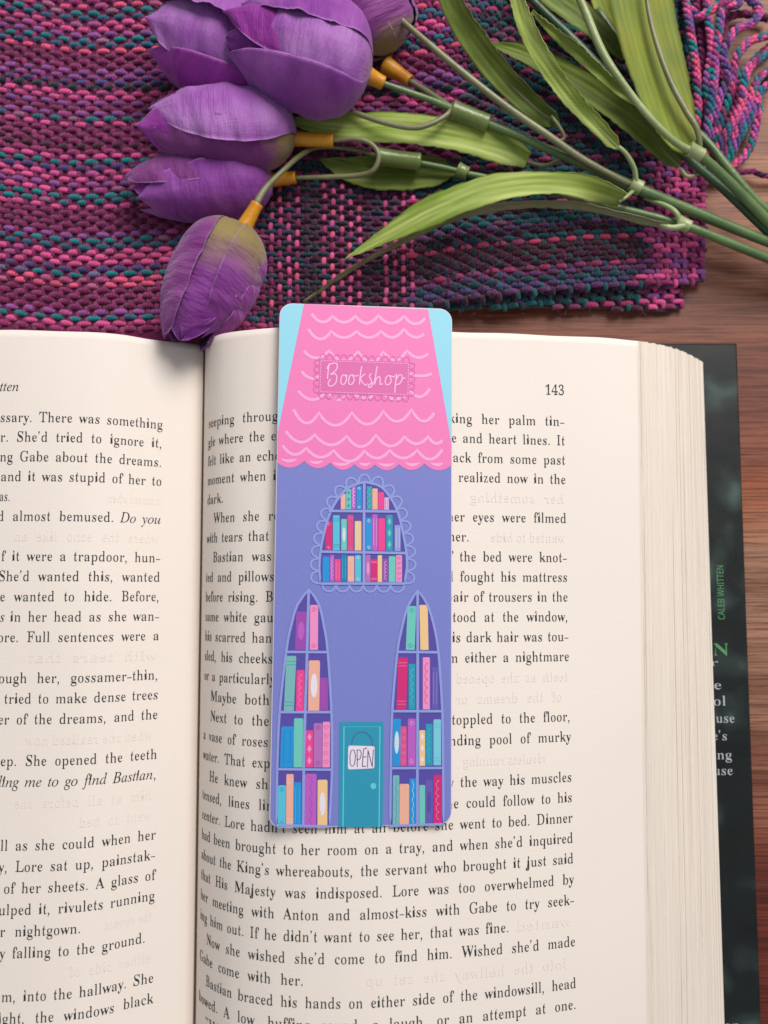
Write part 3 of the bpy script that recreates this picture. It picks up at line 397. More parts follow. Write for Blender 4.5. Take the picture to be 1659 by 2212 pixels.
def page(name, xs, zf, lab):
    ys = [BOOK_TOP+(BOOK_BOT-BOOK_TOP)*j/110 for j in range(111)]
    V = [(x, y+.012*math.sin(x*2.1)*(j in (0, 110)), zf(x, y)) for x in xs for j, y in enumerate(ys)]
    n = len(V); F = grid_faces(len(xs), 111)
    V += [(x, y, z-.012) for x, y, z in V]; F2 = [tuple(n+i for i in f[::-1]) for f in F]
    m = 111
    E = []
    for i in range(len(xs)-1):
        E.append((i*m, (i+1)*m, n+(i+1)*m, n+i*m)); E.append((i*m+m-1, n+i*m+m-1, n+(i+1)*m+m-1, (i+1)*m+m-1))
    for a in (0, (len(xs)-1)*m):
        for j in range(m-1): E.append((a+j, a+j+1, n+a+j+1, n+a+j))
    return mesh(name, V, F+F2+E, M['paper'], book, label=lab)
def dens(a, b, fa, fb, n):
    """n values from a to b, denser towards the gutter end a"""
    return [a+(b-a)*((i/(n-1))**1.5) for i in range(n)]
xr = dens(XG, 7.9, 0, 0, 190); xl = dens(XG, -17.2, 0, 0, 170)
page_r = page('page', xr, zR, 'right hand page of printed text')
page_l = page('page', xl[::-1], zL, 'left hand page of printed text')
def block(name, xs, zf, drop):
    MBk = MB(); V = []; m = 24; ys = [BOOK_TOP-.02+(BOOK_BOT-BOOK_TOP+.04)*j/(m-1) for j in range(m)]
    for x in xs:
        for y in ys: V.append((x, y, zf(x, y)-drop))
    F = grid_faces(len(xs), m); n = len(V)
    for x in xs:
        for y in (ys[0], ys[-1]): V.append((x, y, .3))
    for i in range(len(xs)-1):
        F += [(i*m, n+2*i, n+2*i+2, (i+1)*m), (i*m+m-1, (i+1)*m+m-1, n+2*i+3, n+2*i+1), (n+2*i, n+2*i+1, n+2*i+3, n+2*i+2)]
    F.append(tuple(range(m))+(n+1, n)); k = (len(xs)-1)*m; q = n+2*(len(xs)-1); F.append(tuple(range(k, k+m))+(q+1, q))
    MBk.add(V, F, (.62, .56, .47)); return MBk.build(name, M['edge'], book, smooth=False)
block('page_block', xr, zR, .06); block('page_block', xl[::-1], zL, .06)
# fore-edge: the cut ends of some hundreds of pages, leaf over leaf
c0, c1 = P(1521, 781, .45), P(1568, 2212, .45)
def foreedge():
    r = random.Random(3); NG = 74; wd = [r.uniform(.35, 1.7)*(.35 if i < 14 else 1) for i in range(NG)]; s = sum(wd)
    q = [0]
    for w in wd: q.append(q[-1]+w/s)
    ys = 90; V = []; C = []; prof = []
    for g in range(NG):
        dp = r.choice([0, 0, 0, 0, .006, .010, .03]) if g > 3 else 0
        prof += [(q[g], 0, 0, g), (q[g]+(q[g+1]-q[g])*.72, .0, 1, g), (q[g+1]-(q[g+1]-q[g])*.04, -dp-.006, 2, g)]
    cols = [r.uniform(.94, 1.03) for _ in range(NG)]; ph = [(r.uniform(0, 6), r.uniform(.15, .5), r.uniform(.2, 1)) for _ in range(NG)]
    for (a, dz, typ, g) in prof:
        for j in range(ys):
            t = j/(ys-1)
            ytop = BOOK_TOP+(c0.y-BOOK_TOP)*(a**.8)+(.012*math.sin(g*2.3)+.012*math.sin(g*.9))*(a > .02)
            y = ytop+(BOOK_BOT-ytop)*t
            x1 = c0.x+(c1.x-c0.x)*t; x = 7.9+(x1-7.9)*a
            z0 = zR(7.9, y)
            bow = math.sin(a*math.pi)*(.42*(1-t)+.12*t)
            z = z0+(.34-z0)*a+bow+dz*.6
            x += .02*ph[g][2]*math.sin(ph[g][0]+y*ph[g][1])*(0 < a < .99)
            V.append((x, y, z)); k = cols[g]; C.append((.85*k, .765*k, .675*k))
    F = grid_faces(len(prof), ys); n = len(prof)
    b = len(V)
    for i in range(n):
        for j in (0, ys-1):
            x, y, z = V[i*ys+j]; V.append((x, y, .3)); C.append((.6, .55, .46))
    for i in range(n-1):
        F.append((i*ys, b+2*i, b+2*i+2, (i+1)*ys)); F.append((i*ys+ys-1, (i+1)*ys+ys-1, b+2*i+3, b+2*i+1))
    return mesh('page_edges', V, F, M['edge'], book, col=C, smooth=False, kind='stuff')
foreedge()
ce0, ce1 = P(1588, 741, .3), P(1637, 2212, .3)
slab('cover_board', -5.2, 11.85, -15.9, ce0.y, .0, .27, M['jacket'], book, bev=.05)
slab('cover_board', -18.2, -6.8, -15.9, ce0.y, .0, .27, M['jacket'], book, bev=.05)
slab('spine', -6.8, -5.2, -15.9, ce0.y, .0, .22, M['jacket'], book, bev=.02)
# ------------------------------------------------------------------ lettering
def decode():
    G = {}
    for row in GL:
        G['bis'[row[0]]+chr(row[1])] = (row[2]/500, [[(l[i]/500, l[i+1]/500) for i in range(0, len(l), 2)] for l in row[3:]])
    def blob(cx, cy, r, n=8): return [(cx+r*math.cos(2*math.pi*i/n), cy+r*math.sin(2*math.pi*i/n)) for i in range(n)]
    com = [(.03, -.14), (.10, -.09), (.135, -.02), (.14, .03), (.115, .065), (.08, .07), (.05, .045), (.045, .015), (.07, -.01), (.085, -.04), (.07, -.08)]
    for m in 'bi':
        G[m+'.'] = (.19, [blob(.085, .032, .036)]); G[m+','] = (.19, [[(x*.8, y*.8) for x, y in com]]); G[m+"'"] = (.17, [[(x*.8, y*.8+.47) for x, y in com]])
        G[m+'-'] = (.27, [[(.02, .13), (.24, .13), (.24, .165), (.02, .165)]])
        G[m+'"'] = (.30, [[(x*.8+d, y*.8+.46) for x, y in com] for d in (0, .13)])
    def shape(k, x, y):
        ch = k[1]
        if k[0] == 's': return (x, y)
        if ch.isupper() or ch.isdigit(): return (x, y*1.13)
        if ch in 'ij':
            return (x, y+.05 if y > .35 else (y if y > -.02 else -.02+(y+.02)*1.3))
        if y > .325 and ch != "'" and ch != '"': y = .325+(y-.325)*1.42
        elif y < -.02: y = -.02+(y+.02)*1.3
        return (x, y)
    T = {}
    for k, (adv, loops) in G.items():
        loops = [[shape(k, x, y) for x, y in L] for L in loops]
        vs = [Vector((x, y, 0)) for L in loops for x, y in L]
        tr = tessellate_polygon([[Vector((x, y, 0)) for x, y in L] for L in loops])
        out = []
        for t in tr:
            a, b_, c = (vs[i] for i in t)
            ar = (b_.x-a.x)*(c.y-a.y)-(b_.y-a.y)*(c.x-a.x)
            if abs(ar) < 1e-7: continue
            out.append(tuple(t) if ar > 0 else (t[0], t[2], t[1]))
        T[k] = (adv, [(v.x, v.y) for v in vs], out)
    return T
GLY = decode()
SQ = .97                                   # letters a little narrower than the drawn ones
def layout(text, em, width, mode='b'):
    """letters of one line: list of (key, x, xscale); spaces stretch to fill the width"""
    n_sp = text.count(' '); w = sum(GLY[mode+c][0] for c in text if c != ' ')*em*SQ
    sp = .20*em; k = 1.0
    if width is not None:
        if n_sp:
            sp = (width-w)/n_sp
            if sp < .15*em: sp = .15*em; k = (width-sp*n_sp)/w
            if sp > .45*em: sp = .45*em; k = (width-sp*n_sp)/w
        else: k = width/w
    x = 0; out = []
    for c in text:
        if c == ' ': x += sp; continue
        out.append((mode+c, x, k*SQ)); x += GLY[mode+c][0]*em*SQ*k
    return out, x
def set_text(name, text, em, width, mp, mt, parent, mode='b', mirror=False, bold=0):
    L, tot = layout(text, em, width, mode); V = []; F = []
    for key, x, k in L:
        adv, vs, tr = GLY[key]; b = len(V)
        for gx, gy in vs:
            xx = x+gx*em*k
            if mirror: xx = tot-xx
            V.append(tuple(mp(xx, gy*em)))
        F += [tuple(i+b for i in (t[::-1] if mirror else t)) for t in tr]
    return mesh(name, V, F, mt, parent, smooth=False)
# arc length along a page row
class Row:
    def __init__(s, zf, y, x0, x1):
        s.zf = zf; s.y = y; s.X = [x0+(x1-x0)*i/500 for i in range(501)]; s.S = [0]
        z = [zf(x, y) for x in s.X]
        for i in range(500): s.S.append(s.S[-1]+math.hypot(s.X[i+1]-s.X[i], z[i+1]-z[i]))
    def s_of_x(s, x): return float(np.interp(x, s.X, s.S))
    def x_of_s(s, a): return float(np.interp(a, s.S, s.X))
    def x_at_u(s, u):
        lo, hi = s.X[0], s.X[-1]
        for _ in range(40):
            m = (lo+hi)/2
            if proj((m, s.y, s.zf(m, s.y)))[0] < u: lo = m
            else: hi = m
        return lo
EM = .592
yR1, yR29 = P(700, 906.5, 4.0).y, P(708, 2178.5, 4.0).y
yL1, yL29 = P(10, 911.5, 3.6).y, P(30, 2164, 3.6).y
def put(side, k, text, u0, u1, mode='b', mt='ink', name='text_line', mirror=False, em=EM, y=None):
    if side == 'R': yy = yR1+(yR29-yR1)*(k-1)/28; zf = zR; x0, x1 = XG+.02, 7.8; par = page_r
    else: yy = yL1+(yL29-yL1)*(k-1)/28; zf = zL; x0, x1 = -16, XG-.02; par = page_l
    if y is not None: yy = y
    row = Row(zf, yy, x0, x1)
    xa = row.x_at_u(u0) if not isinstance(u0, tuple) else u0[0]
    xb = row.x_at_u(u1) if not isinstance(u1, tuple) else u1[0]
    sa, sb = row.s_of_x(xa), row.s_of_x(xb)
    def mp(s, t):
        x = row.x_of_s(sa+s); Y = yy+t; e = .01
        dz = (zf(x+e, Y)-zf(x-e, Y))/(2*e); n = 1/math.sqrt(1+dz*dz)
        return (x-dz*n*.009, Y, zf(x, Y)+.009*n)
    set_text(name, text, em, sb-sa, mp, M[mt], par, mode, mirror)
def margins():
    ra = Row(zR, yR1, XG+.02, 7.8); rb = Row(zR, yR29, XG+.02, 7.8)
    la = Row(zL, yL1, -16, XG-.02); lb = Row(zL, yL29, -16, XG-.02)
    return (ra.x_at_u(451), rb.x_at_u(431), ra.x_at_u(1220), rb.x_at_u(1245), la.x_at_u(352), lb.x_at_u(332))
ml0, ml1, mr0, mr1, lr0, lr1 = margins()
print('margins', ml0, ml1, mr0, mr1, lr0, lr1)
def ML(k, ind=False): t = (k-1)/28; return (ml0+(ml1-ml0)*t+(.27 if ind else 0),)
def MR(k): t = (k-1)/28; return (mr0+(mr1-mr0)*t,)
def LR(k): t = (k-1)/28; return (lr0+(lr1-lr0)*t,)
for k, ind, t, u1 in [(1, 0, 'seeping throug', 601), (2, 0, 'gle where the e', 597), (3, 0, 'felt like an echo', 607), (4, 0, 'moment when i', 597), (5, 0, 'dark.', 484),
        (6, 1, 'When she re', 603), (7, 0, 'with tears that f', 603), (8, 1, 'Bastian was', 587), (9, 0, 'ted and pillows', 593), (10, 0, 'before rising. B', 591),
        (11, 0, 'same white gau', 591), (12, 0, 'his scarred han', 588), (13, 0, 'sled, his cheeks', 590), (14, 0, 'or a particularly', 595), (15, 1, 'Maybe both', 583),
        (16, 1, 'Next to the', 582), (17, 0, 'a vase of roses', 580), (18, 0, 'water. That exp', 584), (19, 1, 'He knew sh', 580), (20, 0, 'tensed, lines lin', 590),
        (21, 0, "center. Lore hadn't seen him at all before she went to bed. Dinner", 0), (22, 0, "had been brought to her room on a tray, and when she'd inquired", 0),
        (23, 0, "about the King's whereabouts, the servant who brought it just said", 0), (24, 0, 'that His Majesty was indisposed. Lore was too overwhelmed by', 0),
        (25, 0, 'her meeting with Anton and almost-kiss with Gabe to try seek-', 0), (26, 0, "ing him out. If he didn't want to see her, that was fine.", 1101),
        (27, 1, "Now she wished she'd come to find him. Wished she'd made", 0), (28, 0, 'Gabe come with her.', 657),
        (29, 1, 'Bastian braced his hands on either side of the windowsill, head', 0), (30, 0, 'bowed. A low, huffing sound, a laugh, or an attempt at one.', 0), (31, 1, '"Wh', 485)]:
    put('R', k, t, ML(k, ind), MR(k) if u1 == 0 else u1)
for k, t, u0 in [(1, 'king her palm tin-', 968), (2, 'fe and heart lines. It', 966), (3, 'back from some past', 963), (4, 'y realized now in the', 965), (6, 'her eyes were filmed', 965),
        (8, 'f the bed were knot-', 969), (9, 'd fought his mattress', 965), (10, 'pair of trousers in the', 963), (11, 'stood at the window,', 965), (12, 'his dark hair was tou-', 960),
        (13, 'm either a nightmare', 967), (16, 'toppled to the floor,', 975), (17, 'nding pool of murky', 970), (19, 'y the way his muscles', 968), (20, 'he could follow to his', 963)]:
    put('R', k, t, u0, MR(k))
put('R', 7, 'her.', 968, 1015)
put('R', 0, '143', 1177, 1220, y=P(1200, 852, 3.1).y)
put('L', 0, 'tten', 0, 42, mode='i', y=P(20, 845, 3.6).y)
for k, t, u0, u1, md in [(1, 'ssary. There was something', 0, 0, 'b'), (2, "r. She'd tried to ignore it,", 0, 0, 'b'), (3, 'ng Gabe about the dreams.', -1, 0, 'b'), (4, 'and it was stupid of her to', 1, 0, 'b'),
        (5, 'as.', -2, 23, 'b'), (6, 'd almost bemused.', -6, 247, 'b'), (6, 'Do you', 260, 0, 'i'), (8, 'f it were a trapdoor, hun-', 2, 0, 'b'), (9, "She'd wanted this, wanted", -4, 0, 'b'),
        (10, 'e wanted to hide. Before,', -1, 0, 'b'), (11, 's', 0, 11, 'i'), (11, 'in her head as she wan-', 21, 0, 'b'), (12, 'ore. Full sentences were a', -6, 0, 'b'),
        (14, 'ough her, gossamer-thin,', -4, 0, 'b'), (15, 'tried to make dense trees', 8, 0, 'b'), (16, 'er of the dreams, and the', -5, 0, 'b'), (18, 'ep. She opened the teeth', 0, 0, 'b'),
        (19, 'ling me to go find Bastian,', -3, 0, 'i'), (22, 'll as she could when her', 0, 0, 'b'), (23, 'y, Lore sat up, painstak-', -4, 0, 'b'), (24, 'of her sheets. A glass of', 7, 0, 'b'),
        (25, 'ulped it, rivulets running', -4, 0, 'b'), (26, 'r nightgown.', -1, 176, 'b'), (27, 'y falling to the ground.', -2, 315, 'b'), (29, 'm, into the hallway. She', 2, 0, 'b'), (30, 'ight, the windows black', -5, 0, 'b')]:
    put('L', k, t, u0, LR(k) if u1 == 0 else u1, mode=md)
for k, t, u0, u1 in [(5, 'her something', 1015, 1220), (7, 'wanted to hide', 1060, 1222), (14, 'teeth as she opened', 985, 1228), (15, 'of the dreams or', 985, 1215), (18, 'rivulets running', 1000, 1180), (28, 'into the hallway she sat up', 790, 1225), (26, 'wanted', 1115, 1235)]:
    put('R', k, t, u0, u1, mt='ghost', name='faint_text', mirror=True)
for k, t, u0, u1 in [(5, 'moment when', 232, 348), (7, 'where the echo like an', 30, 345), (13, 'with tears that', 60, 340), (17, 'when she realized now', 55, 330), (20, 'him at all before she', 30, 328), (21, 'went to bed', 170, 328), (26, 'the servant', 225, 328), (28, 'either side of', 150, 328)]:
    put('L', k, t, u0, u1, mt='ghost', name='faint_text', mirror=True)
# lettering on the jacket flap
FZ = .273
def flap_text(text, a, b, em_px, mt, mode='b', fat=1.0):
    """text whose baseline runs from frame point a to b on the flap"""
    A, B = P(*a, FZ), P(*b, FZ); d = (B-A); w = d.length; d.normalize(); n = Vector((-d.y, d.x, 0)); em = em_px/66
    set_text('jacket_lettering', text, em, w, lambda s, t: A+d*s+n*t, M[mt], book, mode)
flap_text('CALEB WHITTEN', (1566, 1339), (1562, 1220), 30, 'jacket_green', 's')
flap_text('N', (1539, 1416), (1576, 1416), 50, 'jacket_green')
for t, a, b, y in [('r', 1534, 1552, 1438), ('e', 1541, 1560, 1489), ('ol', 1540, 1570, 1524), ('use', 1546, 1588, 1561), ("e's", 1538, 1572, 1599), ('ng', 1548, 1582, 1640), ('use', 1540, 1584, 1674)]:
    flap_text(t, (a, y), (b, y), 40 if t != 'r' else 30, 'jacket_white')
flap_text('IVE', (1568, 2222), (1596, 2222), 21, 'jacket_white', 's')

# ------------------------------------------------------------------ the bookmark
BA, BB = 4.06-.1, -.1                        # its plane: z = BA + BB * x
BN = Vector((-BB, 0, 1)).normalized()
def card(u, v, lay=0):
    q = P(u, v, 0)-Vector((0, 0, CAM_Z)); t = (BA-CAM_Z)/(q.z-BB*q.x)
    return Vector((0, 0, CAM_Z))+q*t+BN*(.0032*lay)
bm = thing('bookmark', card(779, 1220), 'lilac and pink bookmark card printed with a little bookshop, lying on the right hand page', 'bookmark')
def T4(x, y): return (583.2+.24738*x, 637.2+.24738*y)
def T5(x, y): return (583.2+.24738*x, 1004.4+.24738*y)
def T6(x, y): return (572.4+.25389*x, 1404+.25389*y)
def L5(p): u, v = p; return ((u-583.2)/.24738, (v-1004.4)/.24738)
KC = dict(sky=(150, 218, 238), pink=(243, 128, 190), wave=(248, 172, 218), body=(124, 132, 204), stroke=(146, 160, 226), dark=(88, 78, 168), sign=(224, 110, 176), signl=(250, 178, 222),
    peach=(240, 178, 158), mint=(112, 202, 190), orchid=(190, 96, 198), blue=(38, 150, 220), teal=(40, 158, 186), hotpink=(240, 70, 148), lilac=(226, 186, 226), crimson=(214, 44, 120), cyan=(88, 196, 220),
    rose=(222, 82, 144), sand=(240, 202, 146), lav=(150, 156, 220), deep=(30, 130, 180), mauve=(186, 112, 190), purple=(158, 78, 178), pale=(240, 148, 200), grey=(122, 186, 188), indigo=(106, 92, 180),
    white=(236, 226, 238), door=(46, 152, 184), doorl=(100, 206, 224), inkp=(84, 70, 130), lc=(128, 204, 226), ell=(206, 226, 236))
class Art:
    def __init__(s): s.m = MB()
    def poly(s, pts, c, lay):
        vs = [Vector((u, v, 0)) for u, v in pts]; tr = tessellate_polygon([vs]); V = [card(u, v, lay) for u, v in pts]
        F = []
        for t in tr:
            a, b, d = (vs[i] for i in t); ar = (b.x-a.x)*(d.y-a.y)-(b.y-a.y)*(d.x-a.x)
            if abs(ar) > 1e-6: F.append(tuple(t) if ar < 0 else (t[0], t[2], t[1]))
        s.m.add(V, F, lin(KC[c]) if isinstance(c, str) else lin(c)); return s
    def stroke(s, pts, w, c, lay, closed=False, taper=False):
        n = len(pts); V = []; s.k = getattr(s, 'k', 0)+1; lay0 = lay+.09*(s.k % 7)
        for i, (u, v) in enumerate(pts):
            lay = lay0+.25*i/n
            a = pts[(i-1) % n] if (closed or i > 0) else pts[i]; b = pts[(i+1) % n] if (closed or i < n-1) else pts[i]
            dx, dy = b[0]-a[0], b[1]-a[1]; l = math.hypot(dx, dy) or 1
            ww = w/2*(1 if not taper else .35+.65*math.sin(math.pi*min(1, max(0, i/(n-1)))))
            V += [card(u-dy/l*ww, v+dx/l*ww, lay), card(u+dy/l*ww, v-dx/l*ww, lay)]
        F = [(2*i, 2*i+1, 2*i+3, 2*i+2) for i in range(n-1)]
        if closed: F.append((2*n-2, 2*n-1, 1, 0))
        s.m.add(V, F, lin(KC[c]) if isinstance(c, str) else lin(c)); return s
    def done(s, name, parent, **k): return s.m.build(name, M['print'], parent, smooth=False, **k)
def arcs(T, cusps, sags, n=8):
    """chain of hanging arcs through the cusps"""
    out = []
    for i in range(len(cusps)-1):
        (x0, y0), (x1, y1) = cusps[i], cusps[i+1]; yb = sags[i]
        for j in range(n+(i == len(cusps)-2)):
            t = j/n; h = 1-(2*t-1)**2; ym = y0+(y1-y0)*t; out.append(T(x0+(x1-x0)*t, ym+(yb-14-(y0+y1)/2)*h))
    return out
def ell(T, cx, cy, rx, ry, n=16): return [T(cx+rx*math.cos(2*math.pi*i/n), cy+ry*math.sin(2*math.pi*i/n)) for i in range(n)]
# the card itself: rounded corners, real thickness, bevelled rim
def rounded(c4, r, n=8, inset=0):
    out = []
    for i in range(4):
        p = Vector(c4[i]); a = (Vector(c4[i-1])-p).normalized(); b = (Vector(c4[(i+1) % 4])-p).normalized(); c = p+(a+b)*r
        for j in range(n+1):
            t = j/n*math.pi/2; q = c-(b*math.cos(t)+a*math.sin(t))*(r-inset); out.append((q.x, q.y))
    return out
C4 = [(604.5, 654.5), (976.5, 667.5), (975.5, 1780.5), (581.5, 1789.5)]
o0 = rounded(C4, 27); o1 = rounded(C4, 27, inset=1.3)
V = [card(u, v, 0)-BN*.005 for u, v in o1]+[card(u, v, 0)-BN*.001 for u, v in o0]+[card(u, v, 0)-BN*.045 for u, v in o0]; n = len(o0)
F = [tuple(range(n))[::-1], tuple(range(2*n, 3*n))]+[(i, (i+1) % n, n+(i+1) % n, n+i) for i in range(n)]+[(n+i, n+(i+1) % n, 2*n+(i+1) % n, 2*n+i) for i in range(n)]
V = [card(u, v, 0) for u, v in o1]+V[n:]
F[0] = tuple(range(n))
cb = MB(); cb.add(V, F, lin((222, 214, 226))); cardo = cb.build('card', M['print'], bm, smooth=False)
def clipx(pts):                              # keep a shape inside the card outline (left, right and bottom edges)
    def xl_(v): return C4[0][0]+(C4[3][0]-C4[0][0])*(v-654.5)/1135+1.0
    def xr_(v): return 976.5-1.0*(v-667)/1113-1.0
    return [(min(max(u, xl_(v)), xr_(v)), v) for u, v in pts]
low = rounded(C4, 27, inset=1.5)
# sky, body (whole outline in body colour, sky on the top part)
a = Art(); a.poly(low, 'body', 1); a.done('printed_wall', bm)
split = 1400/1.0
sk = [p for p in low if p[1] < 760]
sk = sk+[(C4[1][0]-1.0, 1005), (C4[0][0]-7+1.4, 1003)] if True else sk
sk = sorted([p for p in low if p[1] < 760 and p[0] < 700], key=lambda p: -p[1])+sorted([p for p in low if p[1] < 760 and p[0] > 700], key=lambda p: p[1])+[(975.3, 990), (598.6, 990)]
a = Art(); a.poly(sk, 'sky', 2); a.done('printed_sky', bm)
sc = [(65, 1466), (300, 1450), (525, 1465), (738, 1476), (915, 1480), (1125, 1478), (1348, 1472), (1585, 1486)]
sg = [1522, 1528, 1542, 1542, 1546, 1544, 1546]
roof = clipx([T4(297, 80), T4(1380, 126), T4(1583, 1290)])+clipx(arcs(T4, sc, sg)[::-1])+clipx([T4(70, 1185)])
a = Art(); a.poly(roof, 'pink', 3)
for cu, sa in [([(365, 165), (545, 185), (745, 185), (945, 180), (1170, 185), (1355, 205)], [252, 254, 262, 262, 268]),
        ([(335, 300), (535, 318), (755, 318), (970, 318), (1170, 300), (1345, 340)], [400, 388, 388, 386, 384]),
        ([(295, 490), (515, 487), (770, 495), (990, 497), (1195, 487), (1380, 515)], [566, 590, 600, 582, 562]),
        ([(275, 668), (470, 675), (700, 675), (960, 675), (1200, 680), (1415, 688)], [745, 730, 730, 730, 722]),
        ([(245, 838), (500, 838), (700, 838), (960, 838), (1230, 838), (1395, 818)], [930, 930, 915, 925, 905]),
        ([(205, 1000), (425, 1030), (715, 1028), (990, 1017), (1235, 1002), (1435, 1030)], [1135, 1155, 1145, 1120, 1118]),
        ([(138, 1190), (390, 1220), (670, 1232), (925, 1222), (1175, 1237), (1380, 1237), (1505, 1270)], [1300, 1325, 1340, 1335, 1315, 1310]),
        ([(110, 1315), (315, 1337), (555, 1357), (825, 1362), (1045, 1357), (1285, 1355), (1505, 1352)], [1408, 1432, 1468, 1440, 1440, 1450])]:
    a.stroke(arcs(T4, cu, sa, 8), 6.4, 'wave', 4)
for x0, x1, y in [(100, 235, 1432), (345, 460, 1448), (550, 700, 1464), (780, 875, 1465), (945, 1085, 1470), (1185, 1305, 1466), (1405, 1512, 1466)]:
    a.stroke([T4(x0+(x1-x0)*t/6, y+18*(1-(2*t/6-1)**2)) for t in range(7)], 7, 'wave', 4, taper=True)
ro = a.done('printed_roof', bm)
# shop sign
a = Art(); q = [(432, 562), (1222, 590), (1215, 886), (424, 858)]
def edge_sc(p, q_, n, bulge):
    pts = []
    for i in range(n):
        for j in range(7):
            t = (i+j/6)/n; x = p[0]+(q_[0]-p[0])*t; y = p[1]+(q_[1]-p[1])*t; dx, dy = q_[0]-p[0], q_[1]-p[1]; l = math.hypot(dx, dy); h = math.sqrt(max(0, 1-(2*j/6-1)**2))*bulge
            pts.append((x+dy/l*h, y-dx/l*h))
    return pts
rim = []
for i in range(4): rim += edge_sc(q[i], q[(i+1) % 4], 13 if i % 2 == 0 else 5, 46)
a.stroke([T4(*p) for p in rim], 2.6, 'sign', 5, closed=True)
a.poly([T4(*p) for p in q], 'sign', 6)
dq = [(444, 575), (1209, 601), (1203, 873), (437, 846)]
for i in range(4):
    p, r_ = dq[i], dq[(i+1) % 4]; n = 30 if i % 2 == 0 else 11
    for j in range(n):
        t0, t1 = (j+.1)/n, (j+.7)/n; a.stroke([T4(p[0]+(r_[0]-p[0])*t, p[1]+(r_[1]-p[1])*t) for t in (t0, t1)], 1.6, 'signl', 7)
so = a.done('printed_shop_sign', bm)
word = [[(518, 598), (510, 650), (500, 738)], [(497, 650), (512, 618), (545, 600), (578, 600), (588, 625), (570, 665), (530, 695), (565, 690), (582, 715), (575, 765), (545, 795), (515, 795), (508, 770), (530, 735)],
    [(655, 700), (632, 705), (618, 745), (625, 780), (650, 778), (668, 735), (655, 702), (680, 712)], [(725, 700), (700, 705), (686, 745), (692, 782), (718, 778), (735, 740), (722, 704), (750, 712), (768, 700)],
    [(800, 625), (788, 700), (780, 785)], [(830, 690), (790, 735), (830, 790), (850, 775)], [(885, 688), (868, 710), (880, 745), (893, 775), (878, 808), (858, 805), (866, 785), (900, 765)],
    [(935, 625), (922, 700), (908, 785), (930, 730), (955, 715), (962, 745), (960, 785), (985, 775)], [(1045, 705), (1018, 715), (1005, 755), (1015, 785), (1042, 780), (1058, 745), (1045, 708), (1075, 718), (1092, 705)],
    [(1105, 690), (1095, 770), (1088, 858)], [(1100, 740), (1128, 700), (1150, 705), (1150, 745), (1125, 780), (1098, 785)], [(1150, 735), (1182, 725)]]
a = Art()
for w in word: a.stroke([T4(p[0], p[1]) for p in catmull(w, len(w)*4)], 2.7, (250, 190, 228), 8)
a.done('printed_lettering', so)
# windows
def offset(pts, d, closed=True):
    n = len(pts); out = []
    for i in range(n):
        a_ = pts[i-1]; b_ = pts[(i+1) % n]; dx, dy = b_[0]-a_[0], b_[1]-a_[1]; l = math.hypot(dx, dy) or 1; out.append((pts[i][0]-dy/l*d, pts[i][1]+dx/l*d))
    return out
def deco(A, kind, f, T, lay, w):
    """f(a, b) -> crop coordinates inside the spine, a across, b down"""
    def ln(pts, c, wd=1.0, **k): A.stroke([T(*f(*p)) for p in pts], wd, c, lay, **k)
    if 'ellipse' in kind: A.poly([T(*f(.5+.3*math.cos(t*.393), .5+.24*math.sin(t*.393))) for t in range(16)], kind.split()[2], lay)
    if 'frame' in kind: ln([(.25, .12), (.75, .12), (.75, .88), (.25, .88)], kind.split()[2], .9, closed=True)
    if 'bands' in kind:
        for b in (.1, .16, .84, .9): ln([(.05, b), (.95, b)], kind.split()[2], .9)
    if 'loops' in kind:
        p = []
        for i in range(60): t = i/59; p.append((.5+.2*math.sin(t*34), .08+.84*t+.025*math.cos(t*34)))
        ln(p, kind.split()[2], 1.0)
    if 'wave' in kind: ln([(.5+.22*abs(math.sin(i/59*14))-.1, i/59*.9+.05) for i in range(60)], kind.split()[2], 1.0)
    if 'diamonds' in kind:
        for b in (.18, .5, .82): A.poly([T(*f(.5, b-.11)), T(*f(.8, b)), T(*f(.5, b+.11)), T(*f(.2, b))], kind.split()[2], lay)
    if 'hearts' in kind:
        for i in range(5):
            b = .12+.19*i; ln([(.5, b-.02), (.32, b-.05), (.22, b-.01), (.5, b+.05), (.78, b-.01), (.68, b-.05)], kind.split()[2], .9, closed=True)
    if 'leaf' in kind:
        for b, s in ((.1, 1), (.9, -1)):
            ln([(.5, b+.05*s), (.2, b), (.4, b-.03*s), (.5, b-.05*s), (.6, b-.03*s), (.8, b), (.5, b+.05*s), (.5, b-.05*s)], kind.split()[2], .9)
    if 'lattice' in kind:
        for i in range(4):
            b = i*.25; ln([(.05, b), (.95, b+.25)], kind.split()[2], .8); ln([(.95, b), (.05, b+.25)], kind.split()[2], .8)
def book_print(T, parent, x0, x1, yt, yb, c, kind='', sl=0):
    A = Art(); w = x1-x0; h = yb-yt
    def f(a_, b_): return (x0+w*a_+sl*(1-b_), yt+h*b_)
    r = .1; rh = min(.5, w*.12/h)
    A.poly([T(*f(*p)) for p in ((0, 1), (0, rh), (.1, .0), (.9, .0), (1, rh), (1, 1))], c, 6)
    if kind: deco(A, kind, f, T, 7, w)
    A.done('printed_book', parent)
